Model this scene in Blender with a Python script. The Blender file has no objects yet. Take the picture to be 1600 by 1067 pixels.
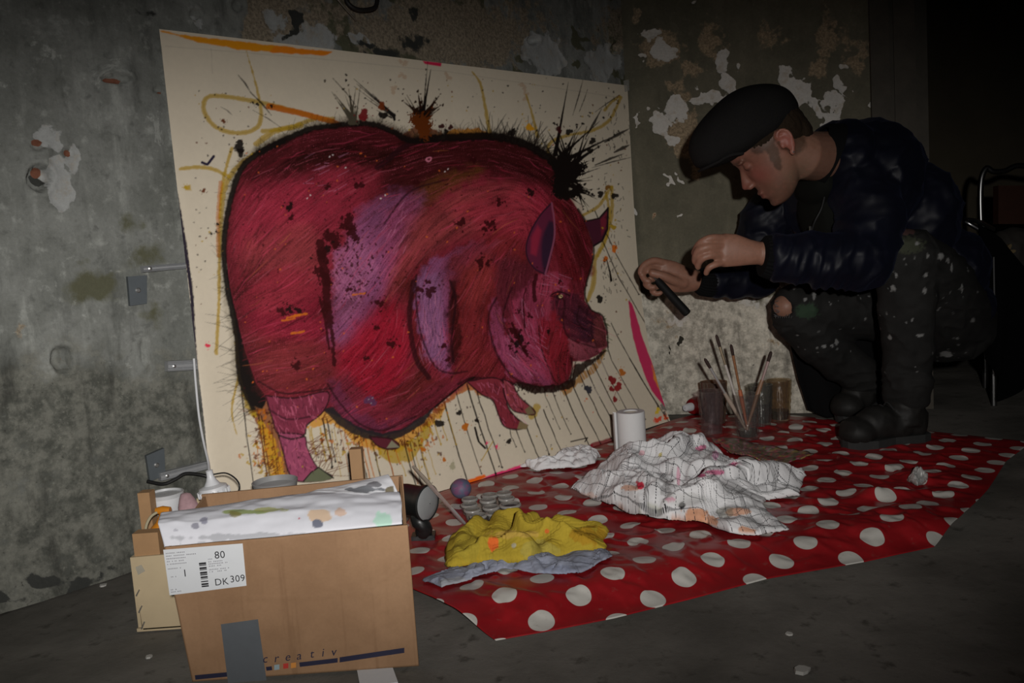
import bpy, bmesh, math, random
import numpy as np
from mathutils import Vector, Matrix

# ---------------------------------------------------------------- camera, light, exposure
F = 1305.0; CAM_H = 0.55
PITCH = math.radians(5.9); ROLL = math.radians(-4.0)
scene = bpy.context.scene
COL = scene.collection
cam_data = bpy.data.cameras.new('camera'); cam = bpy.data.objects.new('camera', cam_data)
COL.objects.link(cam); scene.camera = cam
cam_data.sensor_fit = 'HORIZONTAL'; cam_data.sensor_width = 36.0
cam_data.lens = 36.0 * F / 1600.0
cam_data.clip_start = 0.02
camM = Matrix.Rotation(math.pi/2 - PITCH, 4, 'X') @ Matrix.Rotation(ROLL, 4, 'Z')
cam.matrix_world = Matrix.Translation((0, 0, CAM_H)) @ camM

world = bpy.data.worlds.new('night'); scene.world = world
world.use_nodes = True
world.node_tree.nodes['Background'].inputs[0].default_value = (0.5, 0.45, 0.38, 1)
world.node_tree.nodes['Background'].inputs[1].default_value = 0.0015

# the photographer's flash, held right of and above the lens, tipped to the lower left
fl_d = bpy.data.lights.new('camera_flash', 'SPOT'); flash = bpy.data.objects.new('camera_flash', fl_d)
COL.objects.link(flash)
flash.location = (0.075, -0.2, 0.65)
FLASH_AIM = Vector((-0.12, 1.5, 0.385))
flash.rotation_euler = (FLASH_AIM - flash.location).to_track_quat('-Z', 'Y').to_euler()
flash.scale = (1.0, 0.38, 1.0)          # flash heads throw a wide, low beam
fl_d.energy = 112; fl_d.spot_size = math.radians(108); fl_d.spot_blend = 1.0
fl_d.shadow_soft_size = 0.018; fl_d.color = (1.0, 0.965, 0.93)

vs = scene.view_settings
vs.view_transform = 'Standard'; vs.look = 'None'; vs.gamma = 1.0; vs.exposure = 0.0
vs.use_curve_mapping = False

# ---------------------------------------------------------------- helpers
rng = np.random.default_rng(11); random.seed(5)
Rm = np.array(camM.to_3x3()); Cc = np.array([0, 0, CAM_H])
def ray(px, py): return Rm @ np.array([(px-800)/F, -(py-533.5)/F, -1.0])
def fl(px, py, z=0.0):
    d = ray(px, py); return Cc + d*((z-CAM_H)/d[2])
def at(px, py, y):
    d = ray(px, py); return Cc + d*(y/d[1])
def proj(P):
    q = (np.asarray(P, float).reshape(-1, 3) - Cc) @ Rm
    return 800 - F*q[:, 0]/q[:, 2], 533.5 + F*q[:, 1]/q[:, 2]
def V(*a): return np.array(a, float)
def s2l(c):
    c = np.clip(np.asarray(c, float)/255.0, 0, 1)
    return np.where(c <= 0.04045, c/12.92, ((c+0.055)/1.055)**2.4)

def lattice_noise(seed):
    g = np.random.default_rng(seed).random((256, 256))
    def n(x, y):
        xi = np.floor(x).astype(int); yi = np.floor(y).astype(int)
        fx = x-xi; fy = y-yi; fx = fx*fx*(3-2*fx); fy = fy*fy*(3-2*fy)
        a = g[yi & 255, xi & 255]; b = g[yi & 255, (xi+1) & 255]
        c = g[(yi+1) & 255, xi & 255]; d = g[(yi+1) & 255, (xi+1) & 255]
        return (a*(1-fx)+b*fx)*(1-fy) + (c*(1-fx)+d*fx)*fy
    return n
_ns = [lattice_noise(s) for s in range(40, 52)]
def fbm(x, y, o=4, k=0, gain=0.5):
    x = np.asarray(x, float); y = np.asarray(y, float); t = 0; a = 1; w = 0
    for i in range(o):
        t = t + a*_ns[(i+k) % 12](x*2**i+17.3*i, y*2**i+5.1*i); w += a; a *= gain
    return t/w
def sstep(a, b, x):
    t = np.clip((x-a)/(b-a), 0, 1); return t*t*(3-2*t)
def spline(pts, n=8):
    p = np.asarray(pts, float); p = np.vstack([2*p[0]-p[1], p, 2*p[-1]-p[-2]]); out = []
    for i in range(1, len(p)-2):
        for t in np.linspace(0, 1, n, endpoint=False):
            out.append(0.5*((2*p[i]) + (-p[i-1]+p[i+1])*t + (2*p[i-1]-5*p[i]+4*p[i+1]-p[i+2])*t*t
                            + (-p[i-1]+3*p[i]-3*p[i+1]+p[i+2])*t**3))
    out.append(p[-2]); return np.array(out)

# ---- materials
def new_mat(name):
    m = bpy.data.materials.new(name); m.use_nodes = True
    return m, m.node_tree, m.node_tree.nodes['Principled BSDF']
def N(nt, t, **k):
    n = nt.nodes.new(t)
    for a, b in k.items():
        if a.startswith('i_'):
            key = a[2:]; key = int(key) if key.isdigit() else key.replace('_', ' ')
            n.inputs[key].default_value = b
        else: setattr(n, a, b)
    return n
def math_node(nt, op, a, b=None, c=None, clamp=False):
    n = nt.nodes.new('ShaderNodeMath'); n.operation = op; n.use_clamp = clamp
    for i, v in enumerate((a, b, c)):
        if v is None: continue
        if isinstance(v, (int, float)): n.inputs[i].default_value = v
        else: nt.links.new(v, n.inputs[i])
    return n.outputs[0]
def mixc(nt, f, a, b, mode='MIX'):
    n = nt.nodes.new('ShaderNodeMix'); n.data_type = 'RGBA'; n.blend_type = mode
    for sock, v in ((n.inputs[0], f), (n.inputs[6], a), (n.inputs[7], b)):
        if isinstance(v, (int, float)): sock.default_value = v
        elif isinstance(v, (tuple, list)): sock.default_value = (*v[:3], 1)
        else: nt.links.new(v, sock)
    return n.outputs[2]
def noise(nt, scale, detail=4, rough=0.55, vec=None, dist=0.0):
    n = nt.nodes.new('ShaderNodeTexNoise'); n.inputs['Scale'].default_value = scale
    n.inputs['Detail'].default_value = detail; n.inputs['Roughness'].default_value = rough
    n.inputs['Distortion'].default_value = dist
    if vec is None:
        g = nt.nodes.new('ShaderNodeNewGeometry'); vec = g.outputs['Position']
    nt.links.new(vec, n.inputs['Vector']); return n.outputs[0]
def ramp(nt, fac, a, b):
    n = nt.nodes.new('ShaderNodeMapRange'); n.interpolation_type = 'SMOOTHSTEP'
    n.inputs[1].default_value = a; n.inputs[2].default_value = b
    nt.links.new(fac, n.inputs[0]); return n.outputs[0]
def bump(nt, h, strength, dist, bs):
    b = nt.nodes.new('ShaderNodeBump'); b.inputs['Strength'].default_value = strength
    b.inputs['Distance'].default_value = dist; nt.links.new(h, b.inputs['Height'])
    nt.links.new(b.outputs[0], bs.inputs['Normal'])
def attr(nt, name):
    a = nt.nodes.new('ShaderNodeAttribute'); a.attribute_name = name; return a
_mc = {}
def plain(name, col, rough=0.6, metal=0.0, var=0.15, nscale=40, bstr=0.15, bdist=0.001, spec=0.5, **k):
    """procedural colour with noise variation and fine bump"""
    if name in _mc: return _mc[name]
    m, nt, bs = new_mat(name)
    tc = nt.nodes.new('ShaderNodeTexCoord')
    n = noise(nt, nscale, 5, 0.6, tc.outputs['Object'])
    lo = tuple(c*(1-var) for c in col); hi = tuple(min(1, c*(1+var)) for c in col)
    c = mixc(nt, n, lo, hi); nt.links.new(c, bs.inputs['Base Color'])
    bs.inputs['Roughness'].default_value = rough; bs.inputs['Metallic'].default_value = metal
    bs.inputs['Specular IOR Level'].default_value = spec
    if bstr: bump(nt, n, bstr, bdist, bs)
    for a, b in k.items(): bs.inputs[a.replace('_', ' ')].default_value = b
    _mc[name] = m; return m
def painted(name, rough=0.6, spec=0.3, nscale=120, bstr=0.15, bdist=0.0006, var=0.1, **k):
    """colour from the mesh's own painted attribute, broken up by fine noise"""
    if name in _mc: return _mc[name]
    m, nt, bs = new_mat(name)
    a = attr(nt, 'paint'); n = noise(nt, nscale, 5, 0.6)
    f = nt.nodes.new('ShaderNodeMapRange'); f.inputs[3].default_value = 1-var; f.inputs[4].default_value = 1+var
    nt.links.new(n, f.inputs[0])
    mx = nt.nodes.new('ShaderNodeVectorMath'); mx.operation = 'SCALE'
    nt.links.new(a.outputs['Color'], mx.inputs[0]); nt.links.new(f.outputs[0], mx.inputs['Scale'])
    nt.links.new(mx.outputs[0], bs.inputs['Base Color'])
    bs.inputs['Roughness'].default_value = rough; bs.inputs['Specular IOR Level'].default_value = spec
    if bstr: bump(nt, n, bstr, bdist, bs)
    for a_, b in k.items(): bs.inputs[a_.replace('_', ' ')].default_value = b
    _mc[name] = m; return m

# ---- objects
def tag(o, label=None, cat=None, group=None, kind=None):
    if label: o['label'] = label
    if cat: o['category'] = cat
    if group: o['group'] = group
    if kind: o['kind'] = kind
    return o
def thing(name, label, cat, loc, group=None):
    o = bpy.data.objects.new(name, None); o.empty_display_size = 0.05
    COL.objects.link(o); o.location = loc
    return tag(o, label, cat, group)
def origin_of(o):
    p = np.zeros(3)
    while o is not None: p = p + np.array(o.location); o = o.parent
    return p
def link_mesh(name, me, mat, parent=None, smooth=True, origin=None):
    """vertices arrive in world space; store them relative to the parent chain"""
    base = origin_of(parent) if parent is not None else np.zeros(3)
    off = base + (np.zeros(3) if parent is not None or origin is None else np.array(origin, float))
    n = len(me.vertices); co = np.empty(n*3); me.vertices.foreach_get('co', co)
    co = (co.reshape(-1, 3) - off).ravel(); me.vertices.foreach_set('co', co)
    if smooth: me.polygons.foreach_set('use_smooth', np.ones(len(me.polygons), bool))
    me.update()
    o = bpy.data.objects.new(name, me); COL.objects.link(o)
    if mat is not None: me.materials.append(mat)
    if parent is not None: o.parent = parent
    elif origin is not None: o.location = origin
    return o
def grid_mesh(name, P, cols=None, attname='paint', extra=None, closed_u=False):
    ny, nx = P.shape[:2]; me = bpy.data.meshes.new(name)
    me.vertices.add(ny*nx); me.vertices.foreach_set('co', P.reshape(-1, 3).astype(np.float32).ravel())
    ux = nx if closed_u else nx-1
    j, i = np.meshgrid(np.arange(ny-1), np.arange(ux), indexing='ij')
    i2 = (i+1) % nx
    q = np.stack([j*nx+i, j*nx+i2, (j+1)*nx+i2, (j+1)*nx+i], -1).reshape(-1)
    nf = len(q)//4
    me.loops.add(len(q)); me.loops.foreach_set('vertex_index', q.astype(np.int32))
    me.polygons.add(nf); me.polygons.foreach_set('loop_start', np.arange(0, len(q), 4, dtype=np.int32))
    me.update(calc_edges=True)
    for nm, c in ([(attname, cols)] if cols is not None else []) + (extra or []):
        set_paint(me, c, nm)
    return me
def set_paint(me, c, nm='paint'):
    a = me.color_attributes.new(nm, 'FLOAT_COLOR', 'POINT')
    c = np.asarray(c, np.float32).reshape(-1, 3)
    a.data.foreach_set('color', np.hstack([c, np.ones((len(c), 1), np.float32)]).ravel())
class MB:
    """collects shapes (world space) into one mesh"""
    def __init__(s): s.v = []; s.f = []
    def add(s, v, f):
        b = len(s.v); s.v += [tuple(map(float, p)) for p in v]; s.f += [tuple(i+b for i in q) for q in f]; return s
    def box(s, c, size, M=None):
        c = np.array(c, float); h = np.array(size, float)/2; M = np.eye(3) if M is None else M
        v = [c + M @ (np.array(q)*h) for q in [(-1,-1,-1),(1,-1,-1),(1,1,-1),(-1,1,-1),(-1,-1,1),(1,-1,1),(1,1,1),(-1,1,1)]]
        return s.add(v, [(0,3,2,1),(4,5,6,7),(0,1,5,4),(1,2,6,5),(2,3,7,6),(3,0,4,7)])
    def prism(s, pts, d):
        """closed polygon pts (3D, planar) extruded by vector d"""
        p = [np.array(q, float) for q in pts]; n = len(p); d = np.array(d, float)
        return s.add(p + [q+d for q in p], [tuple(range(n))[::-1], tuple(range(n, 2*n))] +
                     [(i, (i+1) % n, n+(i+1) % n, n+i) for i in range(n)])
    def loft(s, rings, cap=True, closed=True):
        n = len(rings[0]); v = [p for r in rings for p in r]; f = []
        m = n if closed else n-1
        for k in range(len(rings)-1):
            for i in range(m):
                j = (i+1) % n; f.append((k*n+i, k*n+j, (k+1)*n+j, (k+1)*n+i))
        if cap: f += [tuple(range(n))[::-1], tuple(range((len(rings)-1)*n, len(rings)*n))]
        return s.add(v, f)
    def tube(s, pts, r, seg=12, cap=True, flat=1.0, up=None):
        pts = [np.array(p, float) for p in pts]; n = len(pts)
        r = [r]*n if np.isscalar(r) else list(r); rings = []; ref = None
        for i, p in enumerate(pts):
            t = pts[min(i+1, n-1)] - pts[max(i-1, 0)]; t /= (np.linalg.norm(t)+1e-12)
            if ref is None:
                ref = np.array(up, float) if up is not None else (V(0,0,1) if abs(t[2]) < .9 else V(1,0,0))
            a = ref - t*np.dot(ref, t); a /= (np.linalg.norm(a)+1e-12); b = np.cross(t, a); ref = a
            rings.append([p + r[i]*(a*math.cos(w)*flat + b*math.sin(w)) for w in np.linspace(0, 2*math.pi, seg, endpoint=False)])
        return s.loft(rings, cap)
    def lathe(s, prof, base, axis=(0,0,1), seg=24, cap=False):
        base = np.array(base, float); ax = np.array(axis, float); ax /= np.linalg.norm(ax)
        a = V(1,0,0) if abs(ax[0]) < .9 else V(0,1,0); a = a-ax*np.dot(a, ax); a /= np.linalg.norm(a); b = np.cross(ax, a)
        rings = [[base + ax*h + r*(a*math.cos(w)+b*math.sin(w)) for w in np.linspace(0, 2*math.pi, seg, endpoint=False)] for r, h in prof]
        return s.loft(rings, cap)
    def ellipsoid(s, c, r, M=None, nu=20, nv=12):
        c = np.array(c, float); r = np.array(r, float)*np.ones(3); M = np.eye(3) if M is None else M
        rings = []
        for k in range(nv+1):
            ph = math.pi*k/nv; ph = min(max(ph, 0.02), math.pi-0.02)
            rings.append([c + M @ (r*np.array([math.sin(ph)*math.cos(t), math.sin(ph)*math.sin(t), math.cos(ph)]))
                          for t in np.linspace(0, 2*math.pi, nu, endpoint=False)])
        return s.loft(rings, True)
    def mesh(s, name='m'):
        me = bpy.data.meshes.new(name); me.from_pydata(s.v, [], s.f); me.update(); return me
    def build(s, name, mat, parent=None, smooth=True, origin=None, sharp=None):
        me = s.mesh(name)
        bm = bmesh.new(); bm.from_mesh(me); bmesh.ops.recalc_face_normals(bm, faces=bm.faces); bm.to_mesh(me); bm.free()
        o = link_mesh(name, me, mat, parent, smooth, origin)
        if smooth: me.set_sharp_from_angle(angle=math.radians(35 if sharp is None else sharp))
        return o
def remesh(mb, voxel, it=6, fac=0.5):
    """union of the shapes as one continuous skin"""
    me = mb.mesh('tmp'); bm = bmesh.new(); bm.from_mesh(me); bmesh.ops.recalc_face_normals(bm, faces=bm.faces); bm.to_mesh(me); bm.free()
    o = bpy.data.objects.new('tmp', me); COL.objects.link(o)
    r = o.modifiers.new('r', 'REMESH'); r.mode = 'VOXEL'; r.voxel_size = voxel
    if it:
        s = o.modifiers.new('s', 'SMOOTH'); s.factor = fac; s.iterations = it
    dg = bpy.context.evaluated_depsgraph_get(); ev = o.evaluated_get(dg)
    out = bpy.data.meshes.new_from_object(ev); bpy.data.objects.remove(o); bpy.data.meshes.remove(me)
    return out
def get_co(me):
    co = np.empty(len(me.vertices)*3); me.vertices.foreach_get('co', co); return co.reshape(-1, 3)
def get_no(me):
    co = np.empty(len(me.vertices)*3); me.vertices.foreach_get('normal', co); return co.reshape(-1, 3)
def set_co(me, co): me.vertices.foreach_set('co', np.asarray(co).ravel()); me.update()
def polyline(pts, t):
    """points at parameters t (0..1, by length) along a polyline"""
    p = np.asarray(pts, float); d = np.r_[0, np.cumsum(np.linalg.norm(np.diff(p, axis=0), axis=1))]; d /= d[-1]
    return np.stack([np.interp(t, d, p[:, k]) for k in range(p.shape[1])], -1)
def coons(front, right, back, left, nu, nv):
    """front: left->right, right: front->back, back: left->right, left: front->back"""
    u = np.linspace(0, 1, nu); v = np.linspace(0, 1, nv)
    c0 = polyline(front, u); c1 = polyline(back, u); d0 = polyline(left, v); d1 = polyline(right, v)
    U = u[None, :, None]; W = v[:, None, None]
    return ((1-W)*c0[None] + W*c1[None] + (1-U)*d0[:, None] + U*d1[:, None]
            - ((1-U)*(1-W)*c0[0] + U*(1-W)*c0[-1] + (1-U)*W*c1[0] + U*W*c1[-1]))
def text_mesh(mb, s, o, ux, uy, size, shear=0.0, space=1.0, off=0.0004):
    cu = bpy.data.curves.new('t', 'FONT'); cu.body = s; cu.size = 1.0; cu.shear = shear; cu.space_character = space
    cu.resolution_u = 3; ob = bpy.data.objects.new('t', cu); COL.objects.link(ob)
    dg = bpy.context.evaluated_depsgraph_get(); me = bpy.data.meshes.new_from_object(ob.evaluated_get(dg))
    o = np.array(o, float); ux = np.array(ux, float); uy = np.array(uy, float); nz = np.cross(ux, uy)
    v = [o + ux*p.co.x*size + uy*p.co.y*size + nz*off for p in me.vertices]
    mb.add(v, [tuple(f.vertices) for f in me.polygons])
    bpy.data.objects.remove(ob); bpy.data.meshes.remove(me)

# ---------------------------------------------------------------- room shell
WA = V(-0.916, 1.395, 0); WB = V(0.4126, 2.6974, 0)
WU = (WB-WA)/np.linalg.norm(WB-WA); WN = V(WU[1], -WU[0], 0); WL = np.linalg.norm(WB-WA)
ang2 = math.radians(-17); RU = V(math.cos(ang2), math.sin(ang2), 0); RN = V(RU[1], -RU[0], 0)
def wall_pt(px, py, off=0.0):
    d = ray(px, py); p = Cc + d*(np.dot(WA+WN*off-Cc, WN)/np.dot(d, WN)); return p
def rwall_pt(px, py, off=0.0):
    d = ray(px, py); p = Cc + d*(np.dot(WB+RN*off-Cc, RN)/np.dot(d, RN)); return p

def blobs(px, py, lst):
    m = np.zeros_like(px)
    for (x, y, rx, ry, s) in lst:
        m = np.maximum(m, s*np.exp(-(((px-x)/rx)**2 + ((py-y)/ry)**2)))
    return m
def wall_material(name, base_a, base_b, white, tan, rough_a, rough_b, olive, streak=1.0):
    m, nt, bs = new_mat(name)
    a1 = nt.nodes.new('ShaderNodeSeparateColor'); nt.links.new(attr(nt, 'mask_a').outputs['Color'], a1.inputs[0])
    a2 = nt.nodes.new('ShaderNodeSeparateColor'); nt.links.new(attr(nt, 'mask_b').outputs['Color'], a2.inputs[0])
    g = nt.nodes.new('ShaderNodeNewGeometry')
    mp = nt.nodes.new('ShaderNodeMapping'); mp.inputs['Scale'].default_value = (1, 1, 0.22)
    nt.links.new(g.outputs['Position'], mp.inputs['Vector'])
    nA = noise(nt, 7, 6, 0.62); nB = noise(nt, 38, 8, 0.65); nC = noise(nt, 150, 6, 0.7)
    nS = noise(nt, 22, 6, 0.65, mp.outputs[0])
    nD = noise(nt, 13, 10, 0.72, None, 0.6)
    def thr(mask, soft=0.06, amt=0.5):
        t = math_node(nt, 'ADD', mask, math_node(nt, 'MULTIPLY', math_node(nt, 'SUBTRACT', nB, 0.5), amt))
        return ramp(nt, t, 0.5-soft, 0.5+soft)
    c = mixc(nt, ramp(nt, nA, 0.35, 0.68), base_a, base_b)
    st = math_node(nt, 'MULTIPLY', ramp(nt, nS, 0.52, 0.75), 0.55*streak)
    c = mixc(nt, st, c, tuple(min(1, x*1.75) for x in base_b))
    c = mixc(nt, math_node(nt, 'MULTIPLY', ramp(nt, nS, 0.48, 0.28), 0.6*streak), c, tuple(x*0.45 for x in base_a))
    c = mixc(nt, math_node(nt, 'MULTIPLY', ramp(nt, nB, 0.52, 0.72), 0.55*streak), c, tuple(min(1, x*1.6) for x in base_b))
    c = mixc(nt, math_node(nt, 'MULTIPLY', ramp(nt, nB, 0.46, 0.30), 0.5*streak), c, tuple(x*0.5 for x in base_a))
    c = mixc(nt, math_node(nt, 'MULTIPLY', ramp(nt, nD, 0.60, 0.66), 0.5*streak), c, tuple(min(1, x*1.8) for x in base_b))
    c = mixc(nt, thr(a2.outputs[0], 0.12, 0.6), c, olive)
    rg = mixc(nt, ramp(nt, nB, 0.36, 0.64), rough_a, rough_b)
    rg = mixc(nt, math_node(nt, 'MULTIPLY', ramp(nt, nC, 0.54, 0.75), 0.6), rg, tuple(x*1.45 for x in rough_b))
    rg = mixc(nt, math_node(nt, 'MULTIPLY', ramp(nt, nA, 0.5, 0.66), 0.55), rg, tuple(x*1.3 for x in rough_b))
    rg = mixc(nt, math_node(nt, 'MULTIPLY', ramp(nt, nC, 0.42, 0.28), 0.7), rg, tuple(x*0.35 for x in rough_a))
    rg = mixc(nt, math_node(nt, 'MULTIPLY', ramp(nt, nS, 0.5, 0.3), 0.7), rg, tuple(x*0.4 for x in rough_a))
    c = mixc(nt, thr(a1.outputs[2], 0.16, 0.8), c, rg)
    tn = mixc(nt, ramp(nt, nC, 0.35, 0.65), tuple(x*0.55 for x in tan), tan)
    c = mixc(nt, thr(a1.outputs[1], 0.07, 0.8), c, tn)
    wt = mixc(nt, math_node(nt, 'MULTIPLY', ramp(nt, nB, 0.5, 0.7), 0.5), white, tan)
    c = mixc(nt, thr(a1.outputs[0], 0.025, 0.42), c, wt)
    c = mixc(nt, thr(a2.outputs[1], 0.05, 0.5), c, tuple(x*0.25 for x in base_a))
    c = mixc(nt, thr(a2.outputs[2], 0.03, 0.3), c, (0.19, 0.075, 0.045))
    c = mixc(nt, 1.0, c, mixc(nt, nC, (0.72, 0.72, 0.72), (1.24, 1.24, 1.24)), 'MULTIPLY')
    nt.links.new(c, bs.inputs['Base Color']); bs.inputs['Roughness'].default_value = 0.8
    bs.inputs['Specular IOR Level'].default_value = 0.25
    h = math_node(nt, 'ADD', math_node(nt, 'MULTIPLY', nB, 0.7), math_node(nt, 'MULTIPLY', nC, 0.4))
    h = math_node(nt, 'SUBTRACT', h, math_node(nt, 'MULTIPLY', thr(a1.outputs[0], 0.03, 0.42), 0.5))
    bump(nt, h, 0.5, 0.004, bs)
    return m

WARP = [None, None]
def build_wall(name, o, u, n, s0, s1, z1, step, mask_fn, mat):
    ns = int((s1-s0)/step); nz = int(z1/step)
    s, z = np.meshgrid(np.linspace(s0, s1, ns), np.linspace(0, z1, nz))
    P = o[None, None] + u[None, None]*s[..., None]; P[..., 2] = z
    px, py = proj(P); px = px.reshape(s.shape); py = py.reshape(s.shape)
    q = (P.reshape(-1, 3)-Cc) @ Rm; bad = (q[:, 2] > -0.2).reshape(s.shape); px[bad] = -900; py[bad] = 400
    wx = (fbm(s*11, z*11, 4, 3)-.5)*46 + (fbm(s*45, z*45, 3, 8)-.5)*22; wy = (fbm(s*11+7, z*11+3, 4, 6)-.5)*46 + (fbm(s*45+3, z*45, 3, 1)-.5)*22
    WARP[:] = [px, py]
    ma, mb_, disp = mask_fn(px+wx, py+wy, s, z)
    P = P + n[None, None]*disp[..., None]
    me = grid_mesh(name, P[:, ::-1], extra=[('mask_a', ma[:, ::-1]), ('mask_b', mb_[:, ::-1])])
    ob = link_mesh(name, me, mat); tag(ob, kind='structure'); return ob

HOLES = [(64, 277, 18, 20, .034), (180, 123, 22, 8, .016), (109, 237, 10, 8, .010), (60, 228, 12, 7, .010),
         (97, 562, 16, 20, .018), (244, 140, 5, 6, .008), (226, 548, 5, 22, .008), (835, 62, 9, 7, .02), (963, 76, 9, 9, .02),
         (305, 22, 8, 9, .012), (372, 8, 9, 10, .01)]
def mask_left(px, py, s, z):
    n1 = fbm(s*5, z*5, 5, 1); n2 = fbm(s*16+3, z*16, 4, 5); n3 = fbm(s*7+9, z*3, 4, 3)
    top = sstep(330, 430, px)
    white = blobs(px, py, [(92, 283, 34, 50, .85), (75, 225, 34, 24, .75), (195, 120, 20, 14, .5), (120, 240, 20, 32, .7),
        (480, 70, 75, 38, .75), (430, 30, 40, 40, .6), (850, 85, 42, 50, .8), (940, 95, 40, 60, .7), (560, 60, 40, 40, .58), (985, 90, 18, 70, .6),
        (310, 30, 25, 45, .55), (330, 60, 30, 20, .5), (25, 410, 30, 14, .42), (255, 545, 25, 14, .35)])
    tan = top*(0.16+0.62*n1)*sstep(190, 60, py) + blobs(px, py, [(650, 40, 50, 45, .55), (400, 60, 30, 60, .5), (740, 60, 50, 40, .5), (40, 510, 18, 16, .6), (85, 480, 26, 22, .45), (205, 310, 20, 26, .45), (175, 250, 18, 26, .35)])
    rough = sstep(430, 620, py + (n1-.5)*260)*(0.45+0.5*n2) + blobs(px, py, [(90, 600, 120, 100, .25)])
    olive = blobs(px, py, [(150, 440, 70, 40, .75), (225, 400, 55, 40, .6), (240, 500, 50, 40, .55), (150, 620, 70, 40, .5), (200, 350, 45, 25, .55), (120, 400, 30, 18, .5)])
    olive = np.maximum(olive, top*sstep(.5, .62, n2)*.72)
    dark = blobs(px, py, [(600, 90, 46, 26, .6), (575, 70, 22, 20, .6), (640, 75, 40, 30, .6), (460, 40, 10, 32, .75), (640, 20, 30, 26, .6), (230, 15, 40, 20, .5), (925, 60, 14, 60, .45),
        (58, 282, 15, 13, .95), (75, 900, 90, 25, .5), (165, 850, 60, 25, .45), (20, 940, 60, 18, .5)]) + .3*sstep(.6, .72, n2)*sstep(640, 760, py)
    brick = blobs(px*.4+WARP[0]*.6, py*.4+WARP[1]*.6, [(64, 268, 11, 9, 1), (180, 122, 20, 6, 1), (109, 237, 9, 7, 1), (58, 228, 11, 6, 1), (244, 140, 4, 5, .9), (100, 560, 6, 10, .55)])
    disp = (fbm(s*3, z*3, 3, 2)-.5)*.018 + (n2-.5)*.006
    disp = disp - .004*sstep(.45, .6, white + (n2-.5)*.3)
    px, py = WARP
    for (x, y, rx, ry, d) in HOLES:
        e = ((px-x)/rx)**2 + ((py-y)/ry)**2 + (fbm(s*60, z*60, 3, 4)-.5)*.9
        disp = disp - d*sstep(1.25, .7, e) + .004*np.exp(-(np.sqrt(np.maximum(e, 0))-1.35)**2/.06)
    disp = disp*sstep(0, .03, np.abs(s-WL))       # meets the corner
    # crumbled foot of the wall
    disp = disp + sstep(.07, 0, z)*.02*fbm(s*14, z*14, 3, 7)
    return np.stack([white, tan, rough], -1), np.stack([olive, dark, brick], -1), disp
def mask_right(px, py, s, z):
    n1 = fbm(s*6+4, z*6, 5, 6); n2 = fbm(s*20+1, z*20, 4, 2)
    white = blobs(px, py, [(1130, 105, 22, 28, .75), (1140, 140, 26, 22, .85), (1100, 160, 40, 16, .85), (1050, 170, 28, 26, .85), (1030, 200, 20, 30, .75), (1015, 185, 12, 16, .8), (1045, 225, 18, 26, .7),
        (1225, 125, 20, 34, .95), (1250, 150, 24, 30, .95), (1265, 175, 18, 20, .8), (1300, 165, 22, 26, .95), (1318, 135, 12, 22, .85), (1290, 180, 24, 12, .8), (1325, 100, 8, 14, .5), (1160, 100, 10, 20, .6),
        (1037, 291, 7, 5, 1), (1058, 285, 5, 8, 1), (1054, 333, 4, 5, 1), (1025, 60, 28, 18, .7), (1050, 85, 30, 24, .7), (1010, 100, 10, 10, .6),
        (989, 335, 5, 10, .9), (989, 190, 4, 14, .9), (1080, 5, 16, 10, .6), (1355, 155, 8, 12, .8), (1327, 100, 9, 8, .8), (1060, 490, 70, 35, .55), (1180, 470, 70, 40, .52), (1230, 450, 40, 30, .55)])
    tan = blobs(px, py, [(1040, 80, 48, 42, .75), (1110, 75, 34, 50, .65), (1080, 120, 30, 24, .6), (1065, 215, 40, 55, .85), (1090, 250, 22, 30, .75), (1200, 50, 40, 32, .6), (1290, 60, 36, 70, .65), (1330, 60, 24, 60, .5), (1060, 150, 30, 30, .6),
        (1280, 110, 30, 40, .6), (1345, 95, 20, 40, .6), (990, 30, 16, 30, .6), (1020, 348, 8, 6, .8), (1040, 500, 60, 60, .5), (1220, 540, 60, 50, .45), (1140, 570, 50, 40, .4)])
    rough = sstep(430, 480, py + (n1-.5)*110)*.85
    olive = blobs(px, py, [(1080, 375, 40, 14, .0)])
    dark = blobs(px, py, [(1075, 250, 5, 10, .5), (1062, 535, 6, 8, .85), (1050, 545, 4, 8, .7), (1180, 560, 4, 3, .7), (1010, 470, 12, 50, .35), (1235, 170, 4, 6, .6), (1297, 168, 4, 7, .8), (1000, 600, 20, 60, .35)])
    brick = blobs(px, py, [(1020, 348, 6, 5, .62), (1027, 392, 7, 6, .5)])
    disp = (fbm(s*3, z*3, 3, 8)-.5)*.012 + (n2-.5)*.004 - .003*sstep(.45, .6, white+(n2-.5)*.3) + rough*(fbm(s*9, z*9, 4, 1)-.5)*.02
    disp = disp*sstep(0, .03, s)
    return np.stack([white, tan, rough], -1), np.stack([olive, dark, brick], -1), disp

mat_wl = wall_material('grey_render', (0.155, 0.162, 0.146), (0.24, 0.248, 0.23), (0.36, 0.37, 0.36), (0.33, 0.275, 0.20),
                       (0.075, 0.078, 0.066), (0.17, 0.17, 0.145), (0.10, 0.10, 0.062))
mat_wr = wall_material('olive_paint', (0.105, 0.098, 0.068), (0.14, 0.128, 0.09), (0.56, 0.54, 0.50), (0.36, 0.275, 0.175),
                       (0.30, 0.28, 0.23), (0.60, 0.56, 0.47), (0.12, 0.12, 0.12), 0.35)
build_wall('wall_left', WA, WU, WN, -0.75, WL, 1.9, 0.0048, mask_left, mat_wl)
RL = 0.715
build_wall('wall_right', WB, RU, RN, 0.0, RL, 1.9, 0.0036, mask_right, mat_wr)

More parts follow.
